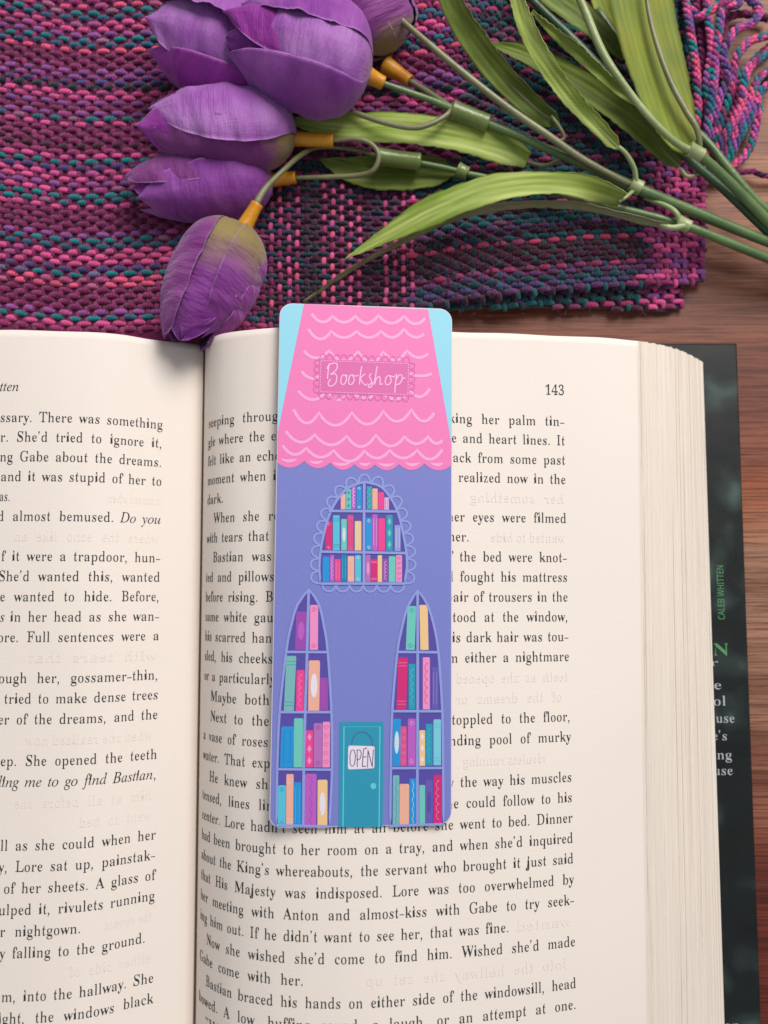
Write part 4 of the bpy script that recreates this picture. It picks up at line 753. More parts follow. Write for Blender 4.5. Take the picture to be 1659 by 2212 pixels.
def window(outline, T, muls, shelves, base, scal, sw, name='printed_window'):
    A = Art(); A.poly([T(*p) for p in outline], 'dark', 4)
    A.stroke([T(*p) for p in outline], sw, 'stroke', 8, closed=True)
    A.stroke([T(*p) for p in muls], sw*1.1, 'stroke', 9)
    for (x0, y0), (x1, y1) in shelves: A.stroke([T(x0, y0), T(x1, y1)], sw*1.05, 'stroke', 10)
    if scal:
        for path, n, bulge in scal:
            L = [0]
            for p, q_ in zip(path, path[1:]): L.append(L[-1]+math.dist(p, q_))
            X = [p[0] for p in path]; Y = [p[1] for p in path]
            for i in range(n):
                pts = []; s0, s1 = L[-1]*i/n, L[-1]*(i+1)/n
                ax, ay = np.interp(s0, L, X), np.interp(s0, L, Y); bx, by = np.interp(s1, L, X), np.interp(s1, L, Y); dx, dy = bx-ax, by-ay; l = math.hypot(dx, dy)
                for j in range(10):
                    t = j/9; h = math.sqrt(max(0, 1-(2*t-1)**2))*bulge; pts.append(T(ax+dx*t+dy/l*h, ay+dy*t-dx/l*h))
                A.stroke(pts, sw*.85, 'stroke', 5)
    return A.done(name, bm)
left_side = catmull([(440, 1035), (430, 900), (440, 760), (470, 600), (520, 430), (590, 300), (690, 195), (825, 148)], 22)
right_side = catmull([(825, 148), (960, 185), (1050, 285), (1118, 420), (1162, 600), (1190, 760), (1195, 900), (1172, 1035)], 22)
ol = [tuple(p) for p in left_side]+[tuple(p) for p in right_side[1:]]
wm_ = window(ol, T5, [(822, 150), (820, 600), (820, 1035)], [((512, 402), (1112, 407)), ((440, 757), (1182, 770)), ((440, 1036), (1174, 1036))], 1035,
    [([tuple(p) for p in left_side]+[tuple(p) for p in right_side[1:]], 19, 78), ([(1172, 1048), (455, 1042)], 6, 62)], 5.3)
for b in [(618, 660, 252, 388, 'peach'), (665, 708, 210, 388, 'mint', 'diamonds x teal'), (712, 750, 178, 388, 'orchid', 'loops x white'), (756, 800, 185, 388, 'blue', 'leaf x ell'), (845, 890, 188, 390, 'teal', 'lattice x mint'),
        (893, 940, 206, 390, 'peach', 'bands x sand'), (945, 995, 238, 391, 'hotpink'), (998, 1038, 284, 391, 'lilac', 'frame x rose'),
        (483, 543, 492, 745, 'crimson', 'leaf x pale'), (550, 608, 440, 745, 'cyan', 'bands x teal'), (622, 670, 472, 745, 'mint', 'ellipse x ell'), (677, 728, 438, 746, 'rose', 'frame x crimson'), (740, 797, 490, 747, 'sand', 'loops x ell'),
        (836, 890, 460, 748, 'blue', 'leaf x ell'), (893, 940, 432, 749, 'orchid', 'frame x lilac'), (945, 1005, 465, 750, 'hotpink'), (1015, 1070, 438, 752, 'teal', 'diamonds x mint'), (1088, 1140, 524, 752, 'lav', 'frame x ell'),
        (460, 518, 800, 1020, 'blue'), (524, 560, 786, 1020, 'orchid', 'loops x lilac'), (565, 615, 822, 1020, 'hotpink', 'frame x pale'), (622, 670, 782, 1020, 'deep', 'frame x cyan'), (678, 735, 795, 1020, 'peach', 'bands x white'), (742, 795, 787, 1020, 'cyan', 'leaf x ell'),
        (835, 877, 785, 1022, 'mauve', 'ellipse x pale'), (880, 935, 822, 1022, 'crimson', 'bands x pale'), (940, 978, 788, 1022, 'sand'), (983, 1030, 818, 1022, 'purple', 'loops x lilac'), (1037, 1095, 797, 1022, 'mint'), (1100, 1152, 787, 1022, 'pale', 'hearts x rose')]:
    book_print(T5, wm_, *b[:5], b[5] if len(b) > 5 else '')
def inv6(p): u, v = T5(*p); return ((u-572.4)/.25389, (v-1404)/.25389)
def arch(l5, r5, l6, r6, mul, shelves):
    top = [inv6(p) for p in l5]; tr = [inv6(p) for p in r5]
    ls = catmull(l6[::-1]+top[::-1], 26); rs = catmull(top[-1:]*0+[inv6(l5[0])]+tr+r6, 26)
    return window([tuple(p) for p in ls]+[tuple(p) for p in rs[1:]], T6, mul, shelves, 0, None, 5.3)
wl = arch([(338, 1085), (240, 1220), (185, 1400), (143, 1620)], [(425, 1210), (470, 1400), (503, 1620)], [(125, 520), (104, 1000), (97, 1490)], [(565, 520), (570, 1000), (548, 1500)],
    [inv6((338, 1090)), (358, 30), (342, 520), (330, 1000), (324, 1500)], [(inv6((143, 1632)), inv6((505, 1634))), ((124, 528), (568, 528)), ((103, 1012), (570, 1018))])
wr = arch([(1288, 1095), (1200, 1240), (1145, 1450), (1110, 1640)], [(1370, 1210), (1430, 1400), (1470, 1640)], [(1082, 520), (1070, 1000), (1065, 1495)], [(1507, 510), (1515, 1000), (1517, 1480)],
    [inv6((1288, 1095)), (1298, 30), (1298, 520), (1295, 1000), (1297, 1490)], [(inv6((1110, 1632)), inv6((1468, 1635))), ((1080, 520), (1508, 520)), ((1068, 1004), (1516, 1002))])
for T, par, b in [(T5, wl, (218, 312, 1280, 1615, 'purple', 'ellipse x orchid', 12)), (T5, wl, (347, 418, 1222, 1615, 'pale', 'leaf x rose', 3)), (T5, wr, (1185, 1262, 1232, 1615, 'mint', 'leaf x teal', 16)), (T5, wr, (1312, 1384, 1222, 1615, 'sand', '', -8)),
        (T6, wl, (160, 245, 50, 518, 'grey', 'bands x teal', 22)), (T6, wl, (262, 328, 170, 518, 'hotpink', 'loops x pale', 8)), (T6, wl, (366, 462, 88, 516, 'peach', 'ellipse x white', 6)), (T6, wl, (466, 536, 235, 514, 'purple', 'loops x orchid', 0)),
        (T6, wr, (1118, 1200, 65, 505, 'crimson', 'bands x pale', 14)), (T6, wr, (1222, 1278, 118, 505, 'teal', 'loops x mint', 0)), (T6, wr, (1342, 1402, 62, 505, 'pale', 'loops x crimson', 0)), (T6, wr, (1420, 1474, 145, 502, 'indigo', 'frame x lav', 0)),
        (T6, wl, (128, 238, 650, 998, 'blue', 'frame x deep', 10)), (T6, wl, (243, 322, 580, 998, 'mint', '', 4)), (T6, wl, (347, 407, 683, 998, 'hotpink', 'diamonds x pale', 2)), (T6, wl, (413, 485, 622, 998, 'mauve', 'leaf x purple', 2)), (T6, wl, (489, 552, 610, 998, 'pale', 'hearts x rose', 2)),
        (T6, wr, (1085, 1150, 585, 988, 'blue', 'ellipse x ell', 6)), (T6, wr, (1153, 1205, 648, 986, 'rose', 'hearts x pale', 0)), (T6, wr, (1213, 1280, 583, 986, 'orchid', 'leaf x lilac', 2)), (T6, wr, (1312, 1362, 682, 985, 'sand', 'diamonds x white', 0)), (T6, wr, (1367, 1425, 628, 983, 'teal', 'loops x cyan', 0)), (T6, wr, (1433, 1497, 590, 980, 'lc', 'bands x cyan', 0)),
        (T6, wl, (108, 174, 1150, 1512, 'cyan', 'leaf x teal', 4)), (T6, wl, (178, 240, 1055, 1512, 'peach', 'bands x white', 4)), (T6, wl, (243, 305, 1125, 1512, 'blue', 'frame x cyan', 4)), (T6, wl, (336, 435, 1052, 1514, 'orchid', 'wave x purple', 4)), (T6, wl, (446, 530, 1103, 1514, 'sand', 'ellipse x white', 2)),
        (T6, wr, (1086, 1140, 1065, 1496, 'grey', 'wave x teal', 2)), (T6, wr, (1143, 1225, 1138, 1496, 'peach', 'frame x sand', 2)), (T6, wr, (1228, 1283, 1092, 1494, 'blue', 'wave x ell', 2)), (T6, wr, (1312, 1362, 1148, 1492, 'mint', '', 0)), (T6, wr, (1366, 1426, 1102, 1490, 'indigo', 'ellipse x dark', 0)), (T6, wr, (1435, 1502, 1062, 1486, 'crimson', 'loops x pale', 0))]:
    book_print(T, par, *b[:5], b[5], b[6])
# door
a = Art(); a.poly([T6(632, 612), T6(1008, 612), T6(1000, 1505), T6(625, 1508)], 'door', 4)
a.stroke([T6(663, 1505), T6(672, 654), T6(978, 652), T6(970, 1503)], 2.6, 'doorl', 5)
a.poly(ell(T6, 922, 1157, 24, 27), 'doorl', 5); dr = a.done('printed_door', bm)
a = Art(); a.stroke([T6(737, 812), T6(742, 765), T6(765, 722), T6(795, 702), T6(825, 697), T6(858, 704), T6(890, 730), T6(910, 770), T6(914, 812)], 1.2, 'inkp', 6)
a.poly([T6(*p) for p in [(708, 822), (720, 812), (920, 818), (932, 828), (930, 995), (920, 1006), (716, 1016), (704, 1004)]], 'white', 7)
for w in [[(735, 850), (722, 900), (725, 970), (742, 992), (762, 970), (770, 900), (758, 852), (740, 848)], [(783, 848), (785, 995)], [(780, 850), (808, 850), (820, 880), (808, 925), (785, 935)], [(838, 842), (832, 920), (828, 990)],
        [(838, 842), (868, 832)], [(834, 912), (862, 905)], [(828, 990), (860, 988)], [(872, 998), (876, 850)], [(876, 852), (912, 993)], [(912, 995), (922, 845)]]:
    a.stroke([T6(*p) for p in w], 1.7, 'inkp', 8)
a.done('printed_open_sign', dr)
# ------------------------------------------------------------------ the woven scarf
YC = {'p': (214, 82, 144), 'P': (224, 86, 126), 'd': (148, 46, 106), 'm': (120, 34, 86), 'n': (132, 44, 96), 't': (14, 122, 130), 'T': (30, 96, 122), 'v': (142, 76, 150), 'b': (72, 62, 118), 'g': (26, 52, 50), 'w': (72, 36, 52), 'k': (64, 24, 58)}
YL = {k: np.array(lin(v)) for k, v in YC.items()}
YD = {**YL, **{k: np.array(lin(v)) for k, v in {'t': (12, 84, 90), 'T': (20, 62, 78), 'p': (160, 48, 98), 'd': (96, 26, 68), 'v': (92, 48, 100), 'k': (46, 16, 40), 'm': (74, 20, 54), 'P': (206, 72, 108)}.items()}}  # darker dye at centre and right, with the leaves' shade put into the colour
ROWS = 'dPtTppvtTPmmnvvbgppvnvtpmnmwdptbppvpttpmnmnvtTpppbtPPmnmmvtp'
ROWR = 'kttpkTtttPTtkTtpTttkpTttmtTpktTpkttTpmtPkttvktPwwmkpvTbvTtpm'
zsc = .55
def scarf_z(x, y):
    b = .62+.16*math.sin(x*.35+1.0)+.10*math.sin(y*.7+x*.2)+.05*math.sin(x*1.3+y*.9)
    if x < -4: b += .35*min(1, (-4-x)/5)
    return b
def brow(u): return interp([(-80, -8), (0, 0), (90, 8), (170, 16), (280, 10), (420, 4), (600, 14), (870, 22), (1000, 6), (1160, -14), (1400, -32), (1560, -38)], u)
tgt = []
def yarn_seg(a, b, n, r, dip, NS=7, NR=6):
    """one float of yarn from a to b: a short arched, tapered strand. returns V, UV"""
    V = []; UV = []; t = (b-a); L = t.length; t.normalize(); s = n.cross(t)
    for i in range(NS):
        q = i/(NS-1); h = 4*q*(1-q); c = a+t*(L*q)+n*(dip*(h**.6)-dip*.75); rr = r*(.70+.30*h**.5)
        for j in range(NR):
            w = 2*math.pi*j/NR; V.append(c+(s*math.cos(w)*1.06+n*math.sin(w)*.9)*rr); UV.append((j/NR, q))
    F = grid_faces(NS, NR, True)
    F.append(tuple(range(NR))[::-1]); F.append(tuple(range((NS-1)*NR, NS*NR)))
    return V, F, UV
scarf = thing('scarf', (0, 13, .1), 'woven wool scarf in plum, pink and teal with twisted fringe, spread under the tulips', 'scarf')
def weave(name, ux0, ux1, vtop, vbot, zoff, pitch_u=38.0, row0=0, nrows=61, seed=1, seg=1.0):
    r = random.Random(seed); A = MB(); B = MB()
    for k in range(-4, nrows):
        vb = 11.7*k
        j = 0; u = ux0+(pitch_u/2 if k % 2 else 0)
        while u < ux1:
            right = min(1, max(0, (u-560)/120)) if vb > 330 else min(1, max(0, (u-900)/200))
            v = vb+brow(u)+r.uniform(-1.3, 1.3); uu = u+r.uniform(-2, 2)
            if vtop(uu) < v < vbot(uu):
                z = .62; p = P(uu, v, z); z = scarf_z(p.x, p.y)+zoff; p.z = z
                vis = True
                hidden = p.y < BOOK_TOP+.04
                if not hidden:
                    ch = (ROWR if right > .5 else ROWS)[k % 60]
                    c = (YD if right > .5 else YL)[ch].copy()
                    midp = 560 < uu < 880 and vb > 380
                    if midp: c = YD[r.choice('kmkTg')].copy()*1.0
                    # the dye changes along the yarn
                    nz = noise.noise(Vector((uu*.012, k*7.3, 0)))
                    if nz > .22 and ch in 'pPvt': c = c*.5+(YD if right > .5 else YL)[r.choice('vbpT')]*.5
                    if uu > 1385 and vb > 380: c = YL[r.choice('pdpnvd')].copy()
                    c = c*r.uniform(.82, 1.18)
                    e = .01
                    nx = -(scarf_z(p.x+e, p.y)-scarf_z(p.x-e, p.y))/(2*e); ny = -(scarf_z(p.x, p.y+e)-scarf_z(p.x, p.y-e))/(2*e)
                    n = Vector((nx, ny, 1)).normalized()
                    sl = (brow(uu+6)-brow(uu-6))/12
                    t = Vector((1, -sl+r.uniform(-.09, .09), nx*-1)); t.normalize(); t = (t-n*t.dot(n)).normalized()
                    hl = .215*seg*r.uniform(.9, 1.12); rad = .088*r.uniform(.9, 1.12)
                    if midp: rad *= .8
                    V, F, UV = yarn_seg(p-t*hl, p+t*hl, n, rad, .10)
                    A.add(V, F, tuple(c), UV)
                    # the upright strand between two floats
                    if uu+pitch_u/2 > ux1-8: break
                    q = P(uu+pitch_u/2, v, z); q.z = scarf_z(q.x, q.y)+zoff
                    s = n.cross(t)
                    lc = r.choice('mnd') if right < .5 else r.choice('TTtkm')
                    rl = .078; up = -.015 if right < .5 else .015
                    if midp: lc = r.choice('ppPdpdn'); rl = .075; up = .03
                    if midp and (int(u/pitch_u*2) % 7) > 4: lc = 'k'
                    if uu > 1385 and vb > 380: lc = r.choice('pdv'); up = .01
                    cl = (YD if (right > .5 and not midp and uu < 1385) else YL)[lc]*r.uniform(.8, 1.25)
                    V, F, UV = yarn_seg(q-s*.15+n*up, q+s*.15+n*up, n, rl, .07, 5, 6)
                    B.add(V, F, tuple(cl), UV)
            u += pitch_u
    A.build(name, M['yarn'], scarf, kind='stuff'); B.build('upright_stitches', M['yarn'], scarf, kind='stuff')
def up_edge(u): return interp([(0, 775), (480, 775), (590, 720), (640, 700), (900, 668), (1100, 640), (1300, 622), (1450, 612), (1535, 606)], u)
def lo_edge(u): return interp([(0, 740), (600, 720), (900, 672), (1000, 668), (1100, 664), (1300, 662), (1440, 668), (1490, 655)], u)
weave('woven_stitches', -60, 1528, lambda u: -60, lambda u: up_edge(u), .12, seed=1)
weave('folded_edge_stitches', 560, 1488, lambda u: up_edge(u)-24, lo_edge, -.28, row0=0, nrows=70, seed=5)
# the dense cloth below the stitches
def cloth(name, u0, u1, vb, dz, c):
    us = [u0+(u1-u0)*i/150 for i in range(151)]; V = []; m = 70
    for u in us:
        for j in range(m):
            v = -60+(vb(u)+60)*j/(m-1); p = P(u, v, .6); y = max(p.y, BOOK_TOP+.02); z = scarf_z(p.x, y)+dz; V.append((p.x, y, z+.03*noise.noise(Vector((p.x*4, y*9, 1)))))
    n = len(V); F = grid_faces(len(us), m); V += [(x, y, z-.2) for x, y, z in V]
    F += [tuple(i+n for i in f[::-1]) for f in grid_faces(len(us), m)]
    for i in range(len(us)-1): F += [(i*m+m-1, (i+1)*m+m-1, n+(i+1)*m+m-1, n+i*m+m-1), (i*m, n+i*m, n+(i+1)*m, (i+1)*m)]
    for a in (0, (len(us)-1)*m):
        for j in range(m-1): F.append((a+j, a+j+1, n+a+j+1, n+a+j))
    mesh(name, V, F, M['yarn'], scarf, col=[tuple(YL[c]*.8)]*len(V), uv=[(x*3, y*3) for x, y, z in V])
cloth('cloth_layer', -60, 1526, lambda u: up_edge(u)-4, .07, 'm')
cloth('cloth_layer', 560, 1484, lambda u: lo_edge(u)-3, -.34, 'k')
# twisted fringe cords
def cord(pts, w=17, seed=0, pal='ppvtbnPTvd', name='fringe_cord', plies=3):
    r = random.Random(seed); C3 = []
    for q in catmull(pts, max(14, len(pts)*9)): C3.append(P(*q))
    # resample
    L = sum((b-a).length for a, b in zip(C3, C3[1:])); n = max(16, int(L/.05)); C3 = [Vector(x) for x in catmull([tuple(p) for p in C3], n)]
    rad = w/66/2; A = MB(); ph = r.uniform(0, 6)
    for k in range(plies):
        pts_ = []; cols = []; d = 0; cur = YL[r.choice(pal)]; ln = r.uniform(.2, .5)
        for i, p in enumerate(C3):
            t = (C3[min(i+1, n-1)]-C3[max(i-1, 0)]).normalized(); a = t.cross(Vector((0, 0, 1))).normalized(); b = a.cross(t)
            if i: d += (C3[i]-C3[i-1]).length
            if d > ln: cur = YL[r.choice(pal)]*r.uniform(.85, 1.15); ln = d+r.uniform(.15, .6)
            wv = ph+2*math.pi*k/plies+d*2*math.pi/.72
            pts_.append(p+(a*math.cos(wv)+b*math.sin(wv))*rad*.52); cols.append(tuple(cur))
        V, F, UV = tube(pts_, rad*.56, 6); UV = [(x, y*1.6) for x, y in UV]
        A.add(V, F, [c for c in cols for _ in range(6)], UV)
    return A.build(name, M['yarn'], scarf)
cords = [
 [(1498, 330, .9), (1508, 240, 1.0), (1504, 154, 1.1), (1490, 60, 1.0), (1478, -20, .8)],
 [(1516, 330, .9), (1530, 240, 1.1), (1526, 180, 1.2), (1537, 110, 1.1), (1530, 40, 1.0), (1524, -20, .8)],
 [(1522, 350, .8), (1528, 275, 1.2), (1541, 190, 1.3), (1548, 99, 1.2), (1556, 40, 1.1), (1552, -20, .8)],
 [(1508, 300, .6), (1514, 200, .7), (1518, 110, .7), (1508, 20, .6), (1500, -20, .5)],
 [(1532, 300, 1.0), (1553, 216, 1.2), (1573, 165, 1.3), (1562, 123, 1.3), (1572, 92, 1.2), (1590, 64, 1.1), (1626, 48, 1.1), (1640, 22, 1.0), (1622, 2, .9), (1600, -20, .8)],
 [(1535, 330, .7), (1556, 262, .8), (1578, 205, .9), (1586, 150, .9), (1592, 120, .9), (1616, 92, .9), (1640, 82, .9), (1680, 72, .8)],
 [(1540, 345, 1.1), (1562, 300, 1.3), (1585, 262, 1.4), (1603, 220, 1.4), (1609, 171, 1.3), (1627, 138, 1.2), (1680, 104, 1.0)],
 [(1545, 356, .8), (1570, 320, .9), (1590, 280, 1.0), (1612, 240, 1.0), (1625, 198, 1.0), (1642, 165, .9), (1680, 142, .9)],
 [(1550, 366, .7), (1575, 340, .8), (1592, 305, .9), (1616, 262, .9), (1634, 226, .9), (1643, 196, .8), (1680, 170, .7)],
 [(1556, 376, .5), (1592, 352, .6), (1618, 322, .6), (1630, 284, .6), (1636, 250, .6), (1641, 228, .5)],
 [(1546, 330, .4), (1568, 280, .5), (1588, 230, .5), (1598, 190, .5), (1604, 160, .5), (1640, 120, .5), (1680, 88, .5)],
 [(1512, 352, .5), (1540, 300, .5), (1558, 240, .5), (1566, 195, .5), (1556, 150, .5), (1560, 80, .5), (1570, 20, .5), (1580, -20, .5)],
 [(1490, 20, .9), (1510, 36, 1.0), (1535, 24, 1.1), (1560, 8, 1.1), (1590, 12, 1.0), (1605, -18, .9)],
 [(1548, 372, .35), (1600, 372, .35), (1626, 370, .35), (1645, 378, .35), (1690, 384, .3)],
 [(1524, 340, .3), (1546, 250, .35), (1552, 180, .35), (1548, 110, .35), (1560, 50, .35), (1600, 30, .35), (1660, 40, .35)],
 [(1480, 330, .3), (1488, 220, .3), (1480, 120, .3), (1470, 20, .3), (1460, -20, .3)],
 [(1536, 350, .3), (1574, 300, .35), (1600, 255, .4), (1622, 215, .4), (1636, 185, .4), (1680, 155, .4)],
 [(1475, 100, .5), (1490, 180, .5), (1500, 260, .5), (1515, 340, .5)]]
for i, c in enumerate(cords): cord(c, 19 if i not in (13,) else 13, i+11, 'mndmkd' if i in (3, 11, 14, 15, 13) else ('vbvpvbk' if i == 4 else 'ppvtbnPTvdpt'))
# stray fibres
def fuzz():
    r = random.Random(9); A = MB()
    for i in range(1500):
        u, v = r.uniform(-20, 1500), r.uniform(0, 690); p = P(u, v, .7); 
        if p.y < BOOK_TOP+.3: continue
        p.z = scarf_z(p.x, p.y)+.18; a = r.uniform(0, 6.28); pts = []; L = r.uniform(.12, .45)*(3 if i % 9 == 0 else 1); k = r.uniform(-2, 2)
        for j in range(6):
            t = j/5; pts.append(p+Vector((math.cos(a+k*t), math.sin(a+k*t), 0))*L*t+Vector((0, 0, .12*math.sin(t*3.1)*r.uniform(.6, 1.6))))
        V, F, UV = tube(pts, .0038, 3, False); A.add(V, F, tuple(YL[r.choice('dpvn')]*1.1), UV)
    A.build('stray_fibres', M['yarn'], scarf, kind='stuff')
fuzz()

# ------------------------------------------------------------------ the fabric tulips
def frame_(base, tip, roll):
    ax = (tip-base); L = ax.length; ax.normalize(); up = Vector((0, 0, 1)); s = ax.cross(up).normalized(); n = s.cross(ax).normalized()
    c, s_ = math.cos(roll), math.sin(roll)
    return ax, L, (s*c+n*s_), (n*c-s*s_)
def flower(spray, base, tip, R, roll, mt, petals, seed=0, flat=1.0, label=None):
    """petals: (angle deg, half width deg, radius factor, length factor, flare, rank)"""
    base, tip = P(*base), P(*tip); ax, L, e1, e2 = frame_(base, tip, 0)
    f = bpy.data.objects.new('flower_head', None); f.empty_display_size = .01; COL.objects.link(f); f.parent = spray
    f.location = (base-Vector(ORG[spray.name]))*U; ORG[f.name] = tuple(base)
    if label: f['label'] = label
    PR = [(0, .14), (.03, .42), (.09, .70), (.18, .90), (.32, 1.0), (.50, 1.0), (.66, .92), (.80, .78), (.92, .58), (1, .42)]
    PW = [(0, .62), (.08, .80), (.22, .95), (.42, 1.0), (.62, .98), (.76, .92), (.86, .80), (.93, .62), (.975, .38), (1, .06)]
    r = random.Random(seed)
    for pi, pe in enumerate(petals):
        ang, hw, rf, lf, flare, mk = pe[:6]; twist = pe[6] if len(pe) > 6 else .05; phs = r.uniform(0, 6); m_ = mk if mk else mt
        NT, NW = 48, 25; V = []; UV = []
        for i in range(NT):
            t = i/(NT-1); w = math.radians(hw)*interp(PW, t); rad = R*interp(PR, t)*rf
            for j in range(NW):
                q = 2*j/(NW-1)-1; a = math.radians(ang)+roll+w*q
                tt = t*lf
                rr = rad*(1+twist*q*(t > .05)+flare*max(0, t-.35)**1.5*1.6+.018*math.sin(q*7+phs)*t+.03*abs(q)**3*math.sin(t*9+phs))
                rr += R*(.022*math.sin(t*26+q*2.5+phs)+.012*math.sin(t*47+q*4))*(.3+abs(q))*min(1, t*3)          # the keel
                fray = (r.uniform(-.02, .02) if j in (0, NW-1) else 0)
                edge = (.012*math.sin(t*23+phs)) if j in (0, NW-1) else 0
                p = base+ax*(L*(tt+(.03*math.sin(q*3+phs))*t*t*.4-.02*q*q*t))+(e1*math.cos(a)+e2*math.sin(a)*flat)*(rr+fray+edge)
                V.append(p); UV.append((j/(NW-1), t))
        n = len(V); F = grid_faces(NT, NW)
        # thickness
        nrm = []
        for i in range(NT):
            for j in range(NW):
                a = V[min(i+1, NT-1)*NW+j]-V[max(i-1, 0)*NW+j]; b = V[i*NW+min(j+1, NW-1)]-V[i*NW+max(j-1, 0)]; nn = a.cross(b); nrm.append(nn.normalized() if nn.length > 1e-9 else Vector((0, 0, 1)))
        V2 = [v-nn*.022 for v, nn in zip(V, nrm)]; F2 = [tuple(n+i for i in g[::-1]) for g in F]; E = []
        for i in range(NT-1):
            for j in (0, NW-1): E.append((i*NW+j, (i+1)*NW+j, n+(i+1)*NW+j, n+i*NW+j))
        for j in range(NW-1):
            for i in (0, NT-1): E.append((i*NW+j, i*NW+j+1, n+i*NW+j+1, n+i*NW+j))
        mesh('petal', V+V2, F+F2+E, M[m_], f, uv=UV+UV)
    return f
def stem(spray, pts, wpx, mt, name='stem', n=None, lumps=0, seed=1):
    """tube through frame points (u, v, z); wpx: width (or list) on the frame at its distance"""
    C = [tuple(P(*p)) for p in pts]; n = n or max(10, len(pts)*8)
    Q = [Vector(q) for q in catmull(C, n)]; r = random.Random(seed)
    ws = wpx if isinstance(wpx, (list, tuple)) else [wpx, wpx]
    rad = []
    for i, q in enumerate(Q):
        t = i/(n-1)*(len(ws)-1); k = min(int(t), len(ws)-2); w = ws[k]+(ws[k+1]-ws[k])*(t-k)
        rad.append(w*.47*(CAM_Z-q.z)/FPX*(1+(lumps*r.uniform(-1, 1))))
    V, F, UV = tube(Q, rad, 12); return mesh(name, V, F, M[mt], spray, uv=UV)
def sleeve(spray, a, b, wa, wb, mt, name):
    """short hollow plastic sleeve with a lip at both ends"""
    A, B = P(*a), P(*b); pr = [(0, .0), (0, 1), (.04, 1.06), (.10, 1.0), (.5, .97), (.90, 1.0), (.96, 1.05), (1, .98), (1.0, .62), (.97, .5)]
    V = []; NR = 16; ax = (B-A); L = ax.length; ax.normalize(); s = ax.cross(Vector((0, 0, 1))).normalized(); n_ = s.cross(ax); UV = []
    for t, k in pr:
        w = (wa+(wb-wa)*t)/2*(CAM_Z-A.z)/FPX*k
        for j in range(NR):
            a_ = 2*math.pi*j/NR; V.append(A+ax*L*t+(s*math.cos(a_)+n_*math.sin(a_))*w); UV.append((j/NR, t))
    F = grid_faces(len(pr), NR, True)
    return mesh(name, V, F, M[mt], spray, uv=UV)
def leaf(spray, pts, ws, mt, roll=0., fold=.25, rib=None, cup=0., seed=0, ruff=.02, label=None):
    """pts: (u, v, z[, roll deg]) along the midrib from the stalk end to the tip; ws: [(t, half width px)]"""
    NT, NW = 56, 15; r = random.Random(seed)
    C = [tuple(P(*p[:3]))+((p[3] if len(p) > 3 else roll),) for p in pts]; Q = catmull(C, NT); V = []; UV = []; d = 0
    for i, q in enumerate(Q):
        p = Vector(q[:3]); t = (Vector(Q[min(i+1, NT-1)][:3])-Vector(Q[max(i-1, 0)][:3])).normalized()
        if i: d += (p-Vector(Q[i-1][:3])).length
        s = t.cross(Vector((0, 0, 1))); s.normalize(); n = s.cross(t); a = math.radians(q[3]); sd = s*math.cos(a)+n*math.sin(a); nn = n*math.cos(a)-s*math.sin(a)
        w = interp(ws, i/(NT-1))*(CAM_Z-p.z)/FPX
        for j in range(NW):
            x = 2*j/(NW-1)-1; jag = (r.uniform(-.02, .02)+.004*math.sin(i*2.1)) if j in (0, NW-1) else 0
            h = fold*w*abs(x)**1.3+cup*w*(x*x)+ruff*math.sin(i*.55+x*2+seed)*abs(x)+.006*math.cos(x*11+math.sin(i*.2)*1.5)
            V.append(p+sd*(w*x+jag*(1 if x > 0 else -1))+nn*h); UV.append((w*x, d))
    n = len(V); F = grid_faces(NT, NW); nr = []
    for i in range(NT):
        for j in range(NW):
            a = V[min(i+1, NT-1)*NW+j]-V[max(i-1, 0)*NW+j]; b = V[i*NW+min(j+1, NW-1)]-V[i*NW+max(j-1, 0)]; c = a.cross(b); nr.append(c.normalized() if c.length > 1e-9 else Vector((0, 0, 1)))
    V2 = [v-c*.02 for v, c in zip(V, nr)]; E = []
    for i in range(NT-1):
        for j in (0, NW-1): E.append((i*NW+j, (i+1)*NW+j, n+(i+1)*NW+j, n+i*NW+j))
    for j in range(NW-1):
        for i in (0, NT-1): E.append((i*NW+j, i*NW+j+1, n+i*NW+j+1, n+i*NW+j))
    o = mesh('leaf', V+V2, F+[tuple(n+k for k in g[::-1]) for g in F]+E, M[mt], spray, uv=UV+UV, label=label)
    if rib:                                   # plastic midrib, a piece of the leaf
        wr, mr_, t0, t1, side = rib; i0, i1 = int(t0*(NT-1)), int(t1*(NT-1)); pts_ = []; rd = []
        for i in range(i0, i1+1):
            k = i*NW+NW//2; pts_.append(V[k]+nr[k]*side); rd.append(wr/2*(CAM_Z-V[k].z)/FPX*(1-.6*(i-i0)/(i1-i0+1)))
        Vt, Ft, Ut = tube(pts_, rd, 8); mesh('midrib', Vt, Ft, M[mr_], o, uv=Ut)
    return o
GRP = 'artificial tulip stems laid across the scarf'
# --- first spray: three heads at the top
S1 = thing('tulip_spray', P(1040, 255, 2.0), 'artificial tulip stem with the three uppermost violet heads and a bright leaf below', 'artificial tulip', GRP)
flower(S1, (622, 176, 1.9), (320, 62, 2.6), 1.58, 0, 'petal_violet', [(92, 52, 1.0, 1.0, .0, 'petal_pale', -.10), (178, 58, 1.04, .95, .0, 'petal_orchid', .03), (28, 50, 1.14, 1.0, .30, 'petal_pale'), (330, 66, .96, .96, .0, 'petal_orchid'), (270, 60, .85, .9, 0, None)], 1, label='pale violet tulip head with a bright orchid lower petal, farthest left')
flower(S1, (838, 120, 1.5), (735, -95, 2.6), 1.50, 0, 'petal_plum', [(90, 66, 1.0, 1.0, 0, None), (210, 66, 1., 1, 0, None), (330, 66, 1., 1, 0, None), (30, 60, .9, .95, 0, None)], 2, label='tulip head with brownish base half hidden behind the largest head')
